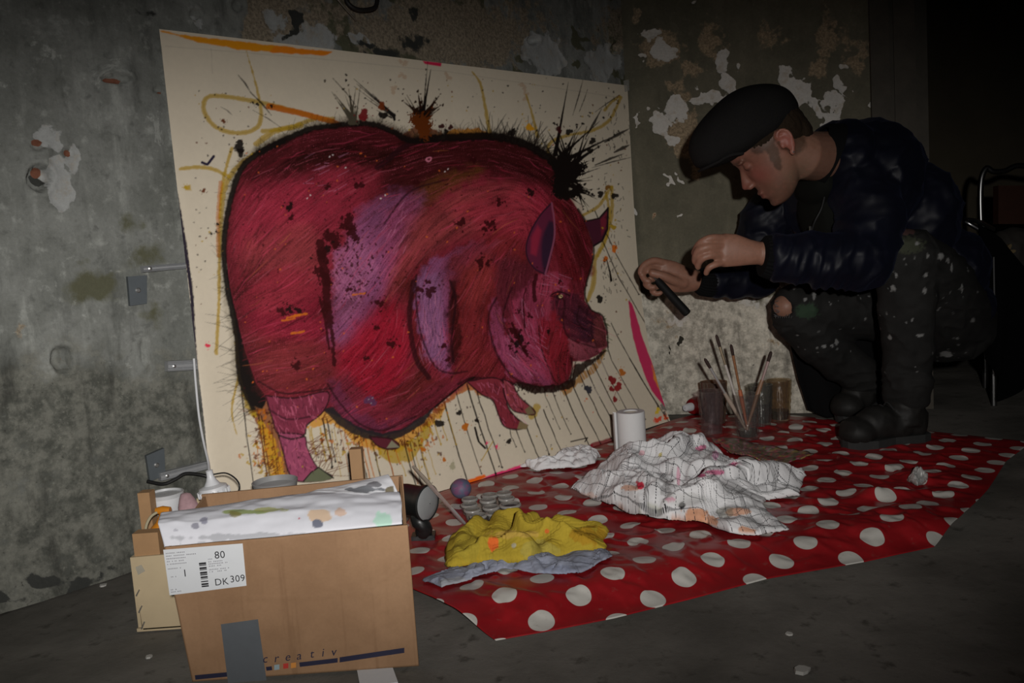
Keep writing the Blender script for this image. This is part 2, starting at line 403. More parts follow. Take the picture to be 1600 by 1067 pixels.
# floor
m, nt, bs = new_mat('concrete_floor')
nA = noise(nt, 3.2, 6, 0.6); nB = noise(nt, 26, 7, 0.65); nC = noise(nt, 190, 5, 0.7)
c = mixc(nt, ramp(nt, nA, 0.3, 0.7), (0.09, 0.085, 0.074), (0.20, 0.188, 0.166))
c = mixc(nt, math_node(nt, 'MULTIPLY', ramp(nt, nB, 0.56, 0.70), 0.7), c, (0.05, 0.046, 0.038))
c = mixc(nt, math_node(nt, 'MULTIPLY', ramp(nt, nC, 0.62, 0.75), 0.5), c, (0.19, 0.18, 0.16))
nt.links.new(c, bs.inputs['Base Color']); bs.inputs['Roughness'].default_value = 0.75
bs.inputs['Specular IOR Level'].default_value = 0.2
bump(nt, math_node(nt, 'ADD', nB, math_node(nt, 'MULTIPLY', nC, 0.4)), 0.4, 0.003, bs)
gx, gy = np.meshgrid(np.linspace(-1.7, 3.4, 120), np.linspace(-0.6, 5.2, 130))
P = np.stack([gx, gy, -0.002 + (fbm(gx*2, gy*2, 3)-.5)*.003], -1)
tag(link_mesh('floor', grid_mesh('floor', P), m), kind='structure')

# doorway right of the olive wall: timber jamb, dark room behind
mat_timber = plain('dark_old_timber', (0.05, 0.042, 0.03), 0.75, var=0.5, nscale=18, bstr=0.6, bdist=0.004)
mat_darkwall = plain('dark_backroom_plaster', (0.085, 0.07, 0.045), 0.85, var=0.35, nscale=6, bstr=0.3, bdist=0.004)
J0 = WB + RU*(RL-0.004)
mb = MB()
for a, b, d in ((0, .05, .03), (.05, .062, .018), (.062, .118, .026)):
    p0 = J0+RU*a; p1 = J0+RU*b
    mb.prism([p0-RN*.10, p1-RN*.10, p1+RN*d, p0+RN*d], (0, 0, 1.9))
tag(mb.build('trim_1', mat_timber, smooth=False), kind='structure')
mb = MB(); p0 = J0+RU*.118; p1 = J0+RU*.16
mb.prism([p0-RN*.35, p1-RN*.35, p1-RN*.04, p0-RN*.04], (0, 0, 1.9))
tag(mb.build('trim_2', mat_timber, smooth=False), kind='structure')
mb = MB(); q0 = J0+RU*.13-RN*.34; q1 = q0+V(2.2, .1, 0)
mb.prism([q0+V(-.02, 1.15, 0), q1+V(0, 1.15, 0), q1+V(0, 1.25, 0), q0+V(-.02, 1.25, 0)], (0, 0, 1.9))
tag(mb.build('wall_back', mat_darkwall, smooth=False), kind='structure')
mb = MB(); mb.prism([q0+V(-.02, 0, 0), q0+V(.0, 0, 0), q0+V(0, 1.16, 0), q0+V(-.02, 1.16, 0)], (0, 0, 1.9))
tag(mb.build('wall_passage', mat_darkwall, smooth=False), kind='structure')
# ---------------------------------------------------------------- the painting on the big paper sheet
SC = 1.5; CX0, CY0, CX1, CY1 = 225, 35, 1075, 900
class Canvas:
    def __init__(s, base):
        s.h = int((CY1-CY0)*SC); s.w = int((CX1-CX0)*SC); s.a = np.empty((s.h, s.w, 3), np.float32); s.a[:] = base
    def win(s, x0, y0, x1, y1):
        i0 = max(0, int((x0-CX0)*SC)); i1 = min(s.w, int((x1-CX0)*SC)+2); j0 = max(0, int((y0-CY0)*SC)); j1 = min(s.h, int((y1-CY0)*SC)+2)
        if i1 <= i0 or j1 <= j0: return None
        X, Y = np.meshgrid((np.arange(i0, i1)+.5)/SC+CX0, (np.arange(j0, j1)+.5)/SC+CY0)
        return i0, i1, j0, j1, X, Y
    def comp(s, w, m, col):
        i0, i1, j0, j1 = w[:4]; v = s.a[j0:j1, i0:i1]; m = m[..., None]; v[:] = v*(1-m) + np.asarray(col, np.float32)*m
    def polymask(s, pts, soft=0.8, pad=None):
        p = np.asarray(pts, float); pad = soft*3 if pad is None else pad
        w = s.win(p[:, 0].min()-pad, p[:, 1].min()-pad, p[:, 0].max()+pad, p[:, 1].max()+pad)
        if w is None: return None, None
        X, Y = w[4], w[5]; ins = np.zeros(X.shape, bool); d2 = np.full(X.shape, 1e9); n = len(p)
        for k in range(n):
            (x0, y0), (x1, y1) = p[k], p[(k+1) % n]
            if y0 != y1:
                cr = ((y0 > Y) != (y1 > Y)) & (X < (x1-x0)*(Y-y0)/(y1-y0)+x0); ins ^= cr
            dx, dy = x1-x0, y1-y0; L = dx*dx+dy*dy+1e-9
            t = np.clip(((X-x0)*dx+(Y-y0)*dy)/L, 0, 1); d2 = np.minimum(d2, (X-x0-t*dx)**2+(Y-y0-t*dy)**2)
        sd = np.where(ins, 1, -1)*np.sqrt(d2); return w, sd
    def poly(s, pts, col, soft=0.8, alpha=1.0, rag=0.0, smooth=0):
        if smooth: pts = spline(list(pts)+[pts[0]], smooth)[:-1]
        w, sd = s.polymask(pts, soft+rag)
        if w is None: return
        if rag: sd = sd + (fbm(w[4]*.11, w[5]*.11, 4, 3)-.5)*2*rag*2
        s.comp(w, alpha*sstep(-soft, soft, sd), col)
    def stroke(s, pts, width, col, alpha=1.0, rag=0.0, soft=0.7):
        p = np.asarray(pts, float); wd = np.broadcast_to(np.asarray(width, float), (len(p),)); mx = wd.max()/2+2
        w = s.win(p[:, 0].min()-mx, p[:, 1].min()-mx, p[:, 0].max()+mx, p[:, 1].max()+mx)
        if w is None: return
        X, Y = w[4], w[5]; best = np.full(X.shape, -9.0)
        for k in range(len(p)-1):
            (x0, y0), (x1, y1) = p[k], p[k+1]; dx, dy = x1-x0, y1-y0; L = dx*dx+dy*dy+1e-9
            t = np.clip(((X-x0)*dx+(Y-y0)*dy)/L, 0, 1)
            best = np.maximum(best, (wd[k]+(wd[k+1]-wd[k])*t)/2 - np.sqrt((X-x0-t*dx)**2+(Y-y0-t*dy)**2))
        if rag: best = best + (fbm(X*.25, Y*.25, 3, 5)-.5)*2*rag
        s.comp(w, alpha*sstep(-soft, soft, best), col)
    def dot(s, x, y, r, col, alpha=1.0, rag=0.25, asp=1.0):
        w = s.win(x-r*2-2, y-r*2*asp-2, x+r*2+2, y+r*2*asp+2)
        if w is None: return
        X, Y = w[4], w[5]; d = np.sqrt((X-x)**2+((Y-y)/asp)**2)
        th = np.arctan2(Y-y, X-x); k = rng.random(4)*6.28
        rr = r*(1+rag*(.7*np.sin(2*th+k[0])+.5*np.sin(3*th+k[1])+(fbm(X*.5+k[2]*9, Y*.5+k[3]*9, 3, 4)-.5)*2.4))
        s.comp(w, alpha*sstep(-.7, .7, rr-d), col)
GA = 1.22
def pc(r, g, b): return s2l(np.array([r, g, b])*GA)
PAPER = V(.78, .69, .54)
BLACK = pc(22, 16, 14); MAROON = pc(52, 14, 16); YEL = pc(160, 130, 30); ORG = pc(166, 92, 18); BROWN = pc(92, 44, 14); INK = pc(30, 26, 24)
cv = Canvas(PAPER)
# paper tone and creases
w = cv.win(CX0, CY0, CX1, CY1)
cv.comp(w, .10*sstep(.5, .7, fbm(w[4]*.02, w[5]*.02, 5)), PAPER*.8)
for pts in ([(258, 72), (500, 92), (700, 112), (965, 152)], [(252, 80), (275, 300), (300, 480)], [(330, 75), (332, 115)]):
    cv.stroke(pts, 1.0, PAPER*.62, .55)
# faint stains at the top
for x, y in ((630, 98), (628, 118), (818, 135), (822, 150), (615, 140), (700, 120)): cv.dot(x, y, 5, pc(150, 100, 50), .35, .6)
# border tape and paint at the sheet's edges
cv.poly([(243, 47), (300, 56), (400, 68), (520, 81), (508, 86), (440, 83), (375, 78), (310, 66)], pc(196, 128, 22), 1.0, 1, 1.0)
cv.poly([(430, 72), (520, 81), (508, 87), (420, 82)], pc(200, 112, 24), 1, .9, .8)
cv.poly([(660, 95), (690, 98), (689, 104), (664, 100)], pc(190, 40, 75))
cv.stroke([(247, 62), (250, 84), (250, 112)], [5, 6, 3], INK, 1, .8)
cv.stroke(spline([(269, 276), (280, 330), (289, 385), (294, 420), (300, 470), (304, 545), (309, 600), (316, 660), (322, 740)], 4), [2]+[6]*31+[4], pc(40, 34, 44), 1, 1.2)
cv.poly([(982, 470), (990, 480), (1005, 530), (1026, 585), (1042, 625), (1044, 640), (1034, 630), (1014, 602), (996, 552), (986, 510)], pc(180, 40, 84), 1, 1, .4, 4)
cv.poly([(1018, 570), (1036, 608), (1056, 655), (1048, 655), (1038, 625), (1022, 592)], pc(205, 130, 40), 1.5, .9, 1)
cv.poly([(686, 776), (712, 758), (735, 748), (756, 740), (762, 745), (740, 756), (712, 768), (690, 785)], pc(206, 92, 24), 1, 1, 1)
cv.poly([(655, 790), (690, 776), (690, 786), (655, 800)], pc(210, 90, 100), 1.5, .9, 1)
cv.poly([(742, 756), (762, 743), (812, 727), (835, 722), (838, 730), (800, 742), (760, 756)], pc(200, 50, 100), 1, 1, .8)
cv.poly([(834, 728), (880, 710), (925, 694), (928, 700), (880, 718), (842, 734)], pc(190, 35, 70), 1, 1, 1)
cv.poly([(905, 700), (955, 683), (958, 690), (910, 706)], pc(120, 30, 40), 1, .9, 1)
for x, y, r, c in ((1028, 656, 5, (205, 60, 30)), (1040, 652, 4, (200, 70, 20)), (1052, 651, 3, (190, 30, 40)), (1028, 641, 4, (200, 170, 40)), (1036, 636, 4, (110, 105, 100)), (1038, 645, 3, (90, 85, 80)), (1043, 640, 3, (100, 90, 90))):
    cv.dot(x, y, r, pc(*c), .95, .5)
# yellow loops and washes
YS = [([(520, 190), (470, 176), (420, 163), (380, 155), (345, 150), (324, 152), (318, 166), (324, 184), (340, 200), (370, 208), (398, 202), (408, 184), (406, 160), (398, 125), (385, 80)], [7]*12+[5, 3, 1.5]),
      ([(282, 264), (310, 261), (335, 265), (358, 276)], 6), ([(362, 232), (352, 268), (346, 300), (343, 340)], 5),
      ([(396, 240), (370, 262), (352, 290), (346, 330), (343, 400), (342, 470), (338, 552)], [6, 8, 9, 8, 6, 5, 6]),
      ([(410, 205), (450, 200), (490, 186), (520, 186)], 7), ([(400, 225), (430, 205), (470, 196)], 9),
      ([(738, 112), (750, 130), (757, 160), (763, 196), (766, 212)], [2, 4, 5, 6, 8]),
      ([(822, 148), (832, 180), (840, 214)], [2, 4, 6]), ([(862, 250), (856, 235), (862, 222), (885, 212), (925, 204), (950, 190), (962, 170), (970, 152)], 5),
      ([(968, 150), (955, 160), (945, 172)], 4), ([(884, 338), (910, 336), (935, 322), (950, 300), (955, 292)], 5),
      ([(956, 292), (956, 330), (950, 360), (940, 385), (930, 405), (928, 440), (918, 470)], [5, 6, 6, 5, 6, 8, 6]), ([(946, 300), (952, 330), (948, 372), (934, 400)], 4),
      ([(374, 500), (377, 540), (372, 590), (362, 640), (370, 680)], [5, 5, 4, 3, 1.5])]
for p, wd in YS:
    q = spline(p, 5); ww = np.interp(np.linspace(0, 1, len(q)), np.linspace(0, 1, len(p)), np.broadcast_to(wd, (len(p),)))
    cv.stroke(q, ww, YEL, .75, 1.2); cv.stroke(q, ww*.35, pc(140, 110, 20), .35, 1.0)
cv.stroke([(420, 166), (470, 177), (520, 190), (530, 195)], [10, 9, 9, 8], pc(170, 92, 20), .95, 1)
cv.stroke(spline([(345, 285), (341, 330), (341, 400)], 5), 6, ORG, .6, 1.5)
cv.poly([(288, 289), (298, 288), (299, 297), (289, 298)], YEL, 1.5, .9, 1)
for pts, c, al in (([(396, 600), (420, 622), (436, 660), (446, 705), (448, 756), (430, 754), (415, 700), (404, 665), (392, 640)], pc(120, 62, 12), .9),
                   ([(404, 650), (430, 690), (442, 740), (425, 752), (408, 700)], pc(190, 140, 24), .75),
                   ([(478, 668), (510, 640), (540, 652), (580, 678), (640, 670), (690, 630), (690, 650), (640, 690), (625, 704), (560, 696), (530, 665), (500, 665)], pc(188, 130, 20), .85),
                   ([(590, 700), (640, 690), (668, 660), (672, 676), (650, 712), (630, 724), (600, 718)], YEL, .85),
                   ([(690, 632), (735, 590), (770, 622), (752, 618), (735, 608), (705, 626)], ORG, .85),
                   ([(826, 640), (842, 632), (838, 650), (826, 656)], YEL, .8), ([(876, 610), (900, 590), (930, 565), (945, 545), (930, 580), (900, 602), (884, 620)], pc(150, 100, 20), .8),
                   ([(700, 205), (730, 200), (760, 205), (770, 215), (700, 218)], pc(185, 120, 22), .9), ([(366, 470), (374, 540), (382, 600), (400, 640), (392, 650), (374, 605), (366, 530)], pc(170, 140, 24), .8),
                   ([(622, 215), (650, 200), (690, 205), (690, 216), (640, 222)], pc(110, 58, 26), .9)):
    cv.poly(pts, c, 1.5, al, 3.0, 4)
# thin drips running down below the body
def drip(x, y, ln, wd, col, al=1.0):
    k = np.interp(x, [380, 700, 860, 980, 1020], [.13, .30, .42, .60, .66]); n = 7
    pts = [(x + k*ln*t**1.1 + rng.normal(0, .5), y + ln*t) for t in np.linspace(0, 1, n)]
    cv.stroke(pts, np.linspace(wd, wd*.75, n), col, al, .3); cv.dot(*pts[-1], wd*.8, col, al)
for x, y, ln, wd in ((376, 600, 168, 2.2), (403, 640, 125, 2.4), (408, 650, 120, 2), (505, 655, 75, 2.6), (511, 655, 66, 2), (560, 690, 60, 2), (582, 690, 70, 2), (605, 702, 55, 1.6), (632, 690, 76, 2.2), (640, 690, 80, 1.8),
                     (694, 628, 128, 2.4), (712, 610, 130, 1.6), (730, 600, 140, 2.6), (745, 610, 120, 2), (822, 665, 50, 2), (835, 650, 60, 2), (850, 640, 72, 1.8), (878, 600, 98, 2), (890, 590, 104, 1.8), (902, 575, 110, 1.8), (914, 570, 112, 1.6), (926, 565, 112, 1.6),
                     (938, 560, 112, 1.6), (948, 545, 110, 1.4), (930, 330, 130, 1.6), (942, 380, 160, 1.6), (955, 505, 130, 1.5), (985, 560, 100, 1.6), (795, 668, 30, 1.4), (806, 670, 36, 1.4), (650, 675, 80, 1.2), (850, 610, 60, 1.2), (862, 608, 70, 1.4)):
    drip(x, y, ln, wd, BLACK, .95)
for x in np.arange(480, 700, 9):
    y = 668 + 25*math.exp(-((x-610)/60)**2) - max(0, x-640)*.5
    drip(x+rng.normal(0, 2), y, rng.uniform(20, 85), rng.uniform(1, 2.4), YEL if rng.random() < .6 else ORG, .8)
for x in np.arange(400, 446, 6): drip(x, rng.uniform(640, 690), rng.uniform(30, 90), rng.uniform(1, 2.2), ORG if rng.random() < .6 else BROWN, .8)
for x in np.arange(892, 946, 6): drip(x, 548+rng.uniform(-6, 8), rng.uniform(40, 110), rng.uniform(1, 2), pc(185, 172, 160), .65)
cv.stroke([(892, 690), (918, 684), (914, 690)], 1.8, BLACK); cv.stroke([(770, 690), (752, 720)], 1.2, YEL)
for _ in range(240):
    x, y = (rng.normal(418, 14), rng.uniform(640, 752)) if rng.random() < .45 else (rng.uniform(500, 700), rng.normal(690, 14))
    cv.dot(x, y, rng.uniform(.6, 3.2), [BROWN, ORG, YEL, pc(70, 30, 12)][rng.integers(4)], .8, .5)
def hair(path, n, lmin, lmax, out, col, wd=1.0, spread=.5, al=.9, jit=3):
    q = spline(path, 10); t = np.gradient(q, axis=0); t /= np.linalg.norm(t, axis=1)[:, None]+1e-9
    for _ in range(n):
        i = rng.integers(0, len(q)); nn = V(t[i][1], -t[i][0])*out; d = nn + t[i]*rng.normal(0, spread); d /= np.linalg.norm(d)
        L = rng.uniform(lmin, lmax); a = q[i]+rng.normal(0, jit, 2); b = a+d*L*.6+rng.normal(0, 1, 2); c = a+d*L+rng.normal(0, 2, 2)
        cv.stroke([a, b, c], [wd*1.4, wd, wd*.6], col, al)
LEFTO = [(445, 219), (406, 238), (379, 261), (364, 298), (354, 343), (350, 390), (354, 442), (364, 490), (372, 535), (376, 590), (395, 638)]
TOPO = [(406, 238), (445, 219), (484, 202), (524, 196), (563, 193), (589, 196), (615, 206), (640, 219), (672, 217), (725, 214), (777, 214), (819, 225), (846, 240), (867, 256), (885, 306)]
hair(LEFTO, 46, 8, 30, -1, INK, .55, .9, .6); hair(LEFTO, 60, 4, 9, -1, BLACK, .9, .5, .7)
hair(TOPO[:9], 150, 6, 22, 1, INK, .7, .6, .6); hair(TOPO[7:], 150, 6, 26, 1, INK, .7, .6, .6)
for pth in (LEFTO, TOPO): cv.stroke(spline(pth, 8), 20, pc(60, 52, 24), .45, 4.0, 7)
hair([(760, 214), (819, 225), (850, 242)], 60, 20, 46, 1, INK, .9, .5)
hair([(395, 600), (410, 660), (440, 740)], 40, 12, 40, -1, BROWN, .9, .6, .7)
hair([(480, 690), (490, 720), (515, 745)], 30, 20, 42, 1, BROWN, .9, .5, .8)
hair([(500, 655), (560, 690), (620, 705), (680, 655)], 60, 10, 34, 1, BROWN, .9, .6, .7)
hair([(660, 668), (700, 630)], 40, 14, 44, 1, pc(120, 70, 20), 1, .5, .8)
hair([(800, 605), (850, 610), (890, 600)], 90, 18, 60, 1, BLACK, 1.1, .45)
hair([(925, 560), (950, 545), (950, 500)], 40, 10, 34, 1, pc(70, 80, 40), .9, .5, .7)
hair([(365, 500), (372, 590), (392, 640)], 30, 16, 44, -1, INK, .6, .6, .7)

# ---- the animal itself
BODY = [(413, 615), (400, 598), (384, 550), (371, 500), (360, 450), (352, 390), (356, 343), (366, 298), (381, 261), (406, 240), (445, 221), (484, 204), (524, 198), (563, 195), (589, 198), (615, 208), (640, 220), (672, 219), (725, 216), (777, 216), (819, 227), (846, 242), (867, 258), (884, 300), (903, 327), (916, 348), (927, 382), (926, 408), (920, 428), (913, 456), (914, 470), (924, 484), (938, 491), (946, 512), (948, 541), (935, 545), (938, 552), (918, 562), (895, 565), (893, 580), (887, 597), (859, 606), (820, 601), (806, 599), (770, 600), (733, 596), (727, 598), (702, 619), (677, 639), (658, 653), (628, 674), (595, 682), (562, 673), (532, 652), (505, 641), (476, 650), (440, 650), (420, 640)]
cv.poly([(356, 380), (352, 400), (356, 442), (366, 490), (372, 535), (376, 590), (392, 634), (410, 640), (420, 620), (404, 592), (389, 535), (370, 460), (362, 400)], BLACK, 1.2, 1, 1.0)
cv.poly(BODY, pc(132, 38, 54), 1.2)
wB, sdB = cv.polymask(BODY, 2); inB = sstep(-1, 1, sdB)
keep = cv.a[wB[2]:wB[3], wB[0]:wB[1]].copy()
def zone(pts, col, soft=10, al=1.0, rag=5): cv.poly(pts, col, soft, al, rag, 5)
D1 = pc(66, 20, 24); D2 = pc(44, 16, 14); PK = pc(164, 44, 68); PL = pc(150, 78, 124); PM = pc(168, 70, 110); RD = pc(166, 26, 50); SAL = pc(162, 66, 72); VIO = pc(96, 46, 84); OCH = pc(104, 58, 30)
zone([(380, 262), (450, 218), (560, 192), (640, 215), (600, 262), (540, 255), (470, 285), (400, 320)], D1, 14, .75)
zone([(470, 235), (560, 225), (620, 240), (590, 262), (520, 258), (460, 280), (430, 280)], D2, 10, .75)
zone([(600, 262), (640, 215), (780, 212), (850, 240), (885, 300), (840, 290), (760, 275), (690, 290), (630, 320), (590, 350)], D2, 16, .8)
zone([(620, 250), (720, 235), (800, 250), (830, 275), (740, 262), (660, 280), (620, 300)], D1, 10, .6)
zone([(640, 300), (690, 275), (745, 262), (755, 272), (700, 300), (660, 330)], OCH, 10, .7)
zone([(372, 300), (420, 285), (520, 270), (570, 300), (560, 345), (500, 350), (450, 380), (400, 400), (366, 380)], PK, 16, .65)
zone([(380, 380), (480, 350), (500, 420), (470, 470), (390, 480)], SAL, 18, .5)
zone([(370, 430), (480, 420), (505, 480), (500, 530), (400, 540)], pc(150, 30, 56), 16, .55)
zone([(384, 520), (500, 540), (520, 600), (420, 610), (400, 580)], pc(120, 44, 46), 14, .6)
zone([(560, 330), (620, 300), (660, 310), (640, 360), (610, 430), (580, 500), (540, 540), (515, 520), (530, 440), (545, 380)], PL, 14, .9)
zone([(520, 395), (560, 375), (590, 420), (560, 470), (540, 500), (520, 470)], pc(165, 88, 132), 8, .8)
zone([(600, 330), (650, 310), (640, 380), (600, 440)], PM, 12, .6)
zone([(560, 500), (610, 470), (640, 520), (630, 590), (590, 625), (545, 600), (530, 560)], RD, 16, .8)
zone([(640, 340), (720, 300), (800, 290), (830, 320), (820, 360), (740, 360), (680, 390), (640, 420), (610, 460), (620, 400)], SAL, 16, .7)
zone([(700, 330), (780, 300), (850, 300), (850, 350), (800, 380), (740, 350)], pc(176, 46, 70), 14, .6)
zone([(620, 440), (650, 430), (650, 520), (670, 580), (700, 600), (660, 640), (600, 650), (640, 590), (650, 530)], pc(86, 30, 26), 12, .75)
zone([(540, 580), (600, 640), (680, 600), (725, 596), (690, 630), (640, 668), (590, 680), (545, 655), (515, 620)], pc(128, 40, 60), 10, .8)
zone([(510, 590), (530, 600), (560, 640), (600, 662), (640, 655), (600, 675), (560, 668), (525, 640)], pc(120, 50, 84), 7, .7)
zone([(655, 420), (690, 400), (740, 380), (780, 380), (740, 410), (715, 440), (700, 500), (704, 575), (690, 580), (665, 545), (652, 480)], PL, 6, .95)
zone([(650, 435), (672, 425), (690, 440), (690, 500), (695, 560), (672, 560), (655, 500)], pc(150, 92, 140), 7, .7)
zone([(700, 400), (780, 360), (830, 400), (800, 440), (770, 480), (765, 540), (780, 580), (730, 590), (708, 560), (702, 480)], pc(132, 40, 46), 12, .85)
zone([(720, 420), (760, 400), (770, 440), (740, 480), (725, 460)], pc(160, 56, 60), 10, .6)
zone([(700, 450), (712, 440), (720, 520), (716, 570), (702, 565)], D2, 5, .8)
zone([(770, 400), (830, 410), (835, 440), (800, 500), (776, 470)], pc(92, 34, 50), 10, .7)
zone([(766, 478), (775, 465), (785, 500), (800, 535), (850, 560), (864, 600), (840, 603), (806, 592), (780, 560), (766, 520)], PM, 5, .95)
zone([(800, 470), (836, 440), (858, 450), (862, 500), (850, 540), (862, 590), (830, 575), (800, 530)], pc(170, 62, 96), 7, .9)
zone([(840, 500), (880, 480), (890, 540), (892, 580), (870, 600), (855, 570), (842, 540)], pc(150, 34, 50), 7, .85)
zone([(838, 432), (858, 426), (884, 430), (892, 452), (880, 462), (862, 458), (858, 500), (842, 470)], pc(168, 60, 88), 3, .95)
zone([(862, 462), (890, 455), (914, 470), (924, 484), (938, 492), (946, 512), (946, 540), (932, 542), (890, 528), (880, 500), (866, 490)], pc(88, 34, 52), 4, .9)
zone([(900, 480), (925, 488), (935, 505), (930, 535), (905, 525), (895, 505)], pc(62, 30, 50), 6, .7)
zone([(928, 500), (940, 496), (946, 520), (944, 538), (932, 540), (926, 520)], pc(140, 62, 70), 4, .85)
zone([(890, 530), (935, 545), (920, 562), (895, 560)], pc(165, 75, 96), 3, .9)
zone([(862, 320), (885, 306), (915, 350), (926, 400), (915, 440), (880, 430), (868, 400), (866, 350)], pc(118, 28, 38), 8, .85)
zone([(880, 320), (900, 340), (916, 380), (918, 420), (900, 420), (890, 380)], D1, 8, .6)
# direction of the crayon strokes
ANCH = np.array([[380, 300, -60], [372, 400, -80], [420, 260, -32], [500, 215, -10], [580, 200, 5], [460, 330, -38], [420, 450, -25], [450, 560, -8], [520, 300, -35], [560, 420, -60], [570, 560, -50], [600, 640, -18], [640, 260, -18], [720, 235, -4], [800, 250, 18], [860, 300, 45], [650, 380, -55], [640, 500, -75], [700, 340, -35], [760, 320, -18], [680, 500, 80], [740, 460, -65], [740, 560, -50], [790, 500, 65], [830, 560, 42], [870, 540, -70], [900, 380, 70], [900, 510, 25], [850, 470, -75], [680, 620, -35]], float)
def fdir(x, y):
    w_ = 1/(((ANCH[:, 0]-x)**2+(ANCH[:, 1]-y)**2)+60); a = np.radians(ANCH[:, 2]*2)
    return .5*math.atan2((w_*np.sin(a)).sum(), (w_*np.cos(a)).sum())
TINT = [D2, D1, pc(196, 66, 96), pc(120, 28, 44), pc(190, 92, 108), pc(60, 26, 26), pc(150, 40, 60), pc(176, 100, 60)]
TP = [.24, .2, .13, .13, .06, .12, .1, .02]
# scrubbed paint: noise smeared along the stroke direction
gx_, gy_ = np.meshgrid(np.linspace(CX0, CX1, 86), np.linspace(CY0, CY1, 87)); an = np.zeros(gx_.shape, complex)
for x_, y_, a_ in ANCH: an += np.exp(2j*math.radians(a_))/((gx_-x_)**2+(gy_-y_)**2+60)
iy_ = np.linspace(0, 86, cv.h); ix_ = np.linspace(0, 85, cv.w); j0 = np.clip(iy_.astype(int), 0, 85); i0 = np.clip(ix_.astype(int), 0, 84); fj = (iy_-j0)[:, None]; fi = (ix_-i0)[None]
an = (an[j0][:, i0]*(1-fi)+an[j0][:, i0+1]*fi)*(1-fj)+(an[j0+1][:, i0]*(1-fi)+an[j0+1][:, i0+1]*fi)*fj
th = .5*np.angle(an); vx = np.cos(th).astype(np.float32); vy = np.sin(th).astype(np.float32)
YY, XX = np.mgrid[0:cv.h, 0:cv.w].astype(np.float32)
def smear(cell, L):
    src = rng.random((cv.h//cell+2, cv.w//cell+2)).astype(np.float32); acc = np.zeros((cv.h, cv.w), np.float32)
    for t in np.linspace(-L, L, 15): acc += src[np.clip((YY+vy*t)/cell, 0, src.shape[0]-1).astype(int), np.clip((XX+vx*t)/cell, 0, src.shape[1]-1).astype(int)]
    acc /= 15; return (acc-acc.mean())/acc.std()
s1 = smear(1, 13); s2 = smear(3, 34); s3 = smear(9, 60)
big = fbm(XX*.012, YY*.012, 4, 7); inside = np.zeros((cv.h, cv.w), np.float32); inside[wB[2]:wB[3], wB[0]:wB[1]] = sstep(-1, 2, sdB)
edge_d = np.zeros((cv.h, cv.w), np.float32); edge_d[wB[2]:wB[3], wB[0]:wB[1]] = np.exp(-np.maximum(sdB, 0)/16)*(sdB > -2)
tone = np.clip(1+.16*s1+.17*s2+.14*s3, .3, 1.9)
dk = np.clip(sstep(.3, 1.9, .55*s2+.6*s3+.35*s1+(big-.5)*3.2)*.75+.5*edge_d, 0, .9)*inside
cv.a = cv.a*(1-inside[..., None])+(cv.a*tone[..., None]*np.array([.80, .96, .82], np.float32))*inside[..., None]
cv.a = cv.a*(1-dk[..., None])+D2.astype(np.float32)*dk[..., None]
hi = (sstep(1.2, 2.4, s1*.7+s2*.7)*.35*inside)[..., None]; cv.a = cv.a*(1-hi)+pc(190, 84, 104).astype(np.float32)*hi
base0 = cv.a.copy()
for _ in range(3000):
    x = rng.uniform(352, 948); y = rng.uniform(196, 684)
    j = int((y-CY0)*SC)-wB[2]; i = int((x-CX0)*SC)-wB[0]
    if j < 0 or i < 0 or j >= sdB.shape[0] or i >= sdB.shape[1] or sdB[j, i] < 2: continue
    a = fdir(x, y)+rng.normal(0, .16); L = rng.uniform(6, 26); d = V(math.cos(a), math.sin(a)); nrm = V(-d[1], d[0])*rng.normal(0, 1.6)
    loc = base0[int((y-CY0)*SC), int((x-CX0)*SC)]
    col = loc*rng.uniform(.3, 1.7) if rng.random() < .5 else TINT[rng.choice(8, p=TP)]
    p = V(x, y); cv.stroke([p-d*L, p+nrm, p+d*L], [.6, rng.uniform(1.0, 2.0), .5], col, rng.uniform(.15, .42))
# white wax scratches
for x0, y0, x1, y1, n, ang in ((655, 460, 690, 570, 46, 80), (790, 520, 850, 590, 40, 50), (840, 430, 885, 460, 16, 10), (480, 240, 540, 300, 18, -25), (520, 400, 570, 470, 40, 60), (450, 690, 490, 730, 40, 70), (800, 470, 850, 520, 24, 70), (780, 640, 820, 660, 16, 40), (600, 320, 640, 400, 16, -60)):
    for _ in range(n):
        x = rng.uniform(x0, x1); y = rng.uniform(y0, y1); a = math.radians(ang)+rng.normal(0, .2); L = rng.uniform(3, 11); d = V(math.cos(a), math.sin(a))
        cv.stroke([V(x, y)-d*L, V(x, y)+d*L], .8, pc(190, 120, 150), rng.uniform(.2, .55))
# folds and contour lines
LINES = [([(650, 430), (651, 480), (660, 530), (680, 572), (704, 583), (730, 580)], 3), ([(704, 440), (712, 470), (706, 520), (708, 565)], 4), ([(776, 465), (764, 490), (766, 520), (780, 560), (806, 592), (840, 604), (866, 602)], 3.2),
         ([(800, 450), (792, 470), (786, 500), (800, 530), (830, 560)], 2.5), ([(842, 510), (846, 545), (864, 590), (872, 600)], 2), ([(512, 600), (530, 628), (562, 662), (600, 672), (650, 650)], 3), ([(404, 596), (440, 614), (480, 612), (520, 606)], 3),
         ([(600, 350), (640, 300), (700, 280)], 3), ([(590, 262), (640, 224), (680, 218)], 9), ([(646, 440), (640, 500), (650, 560), (670, 590)], 8), ([(860, 462), (882, 470), (880, 500), (890, 528), (930, 543)], 2.4), ([(893, 560), (894, 580), (886, 598)], 3),
         ([(905, 478), (902, 500), (912, 515)], 2.2), ([(918, 484), (916, 498)], 1.8), ([(926, 500), (924, 520), (932, 540)], 2), ([(870, 470), (872, 482), (886, 482)], 1.8), ([(716, 600), (740, 590), (790, 596), (812, 602)], 3)]
for p, wd in LINES: cv.stroke(spline(p, 6), wd, pc(40, 16, 20), .8, 1.0, 1.4)
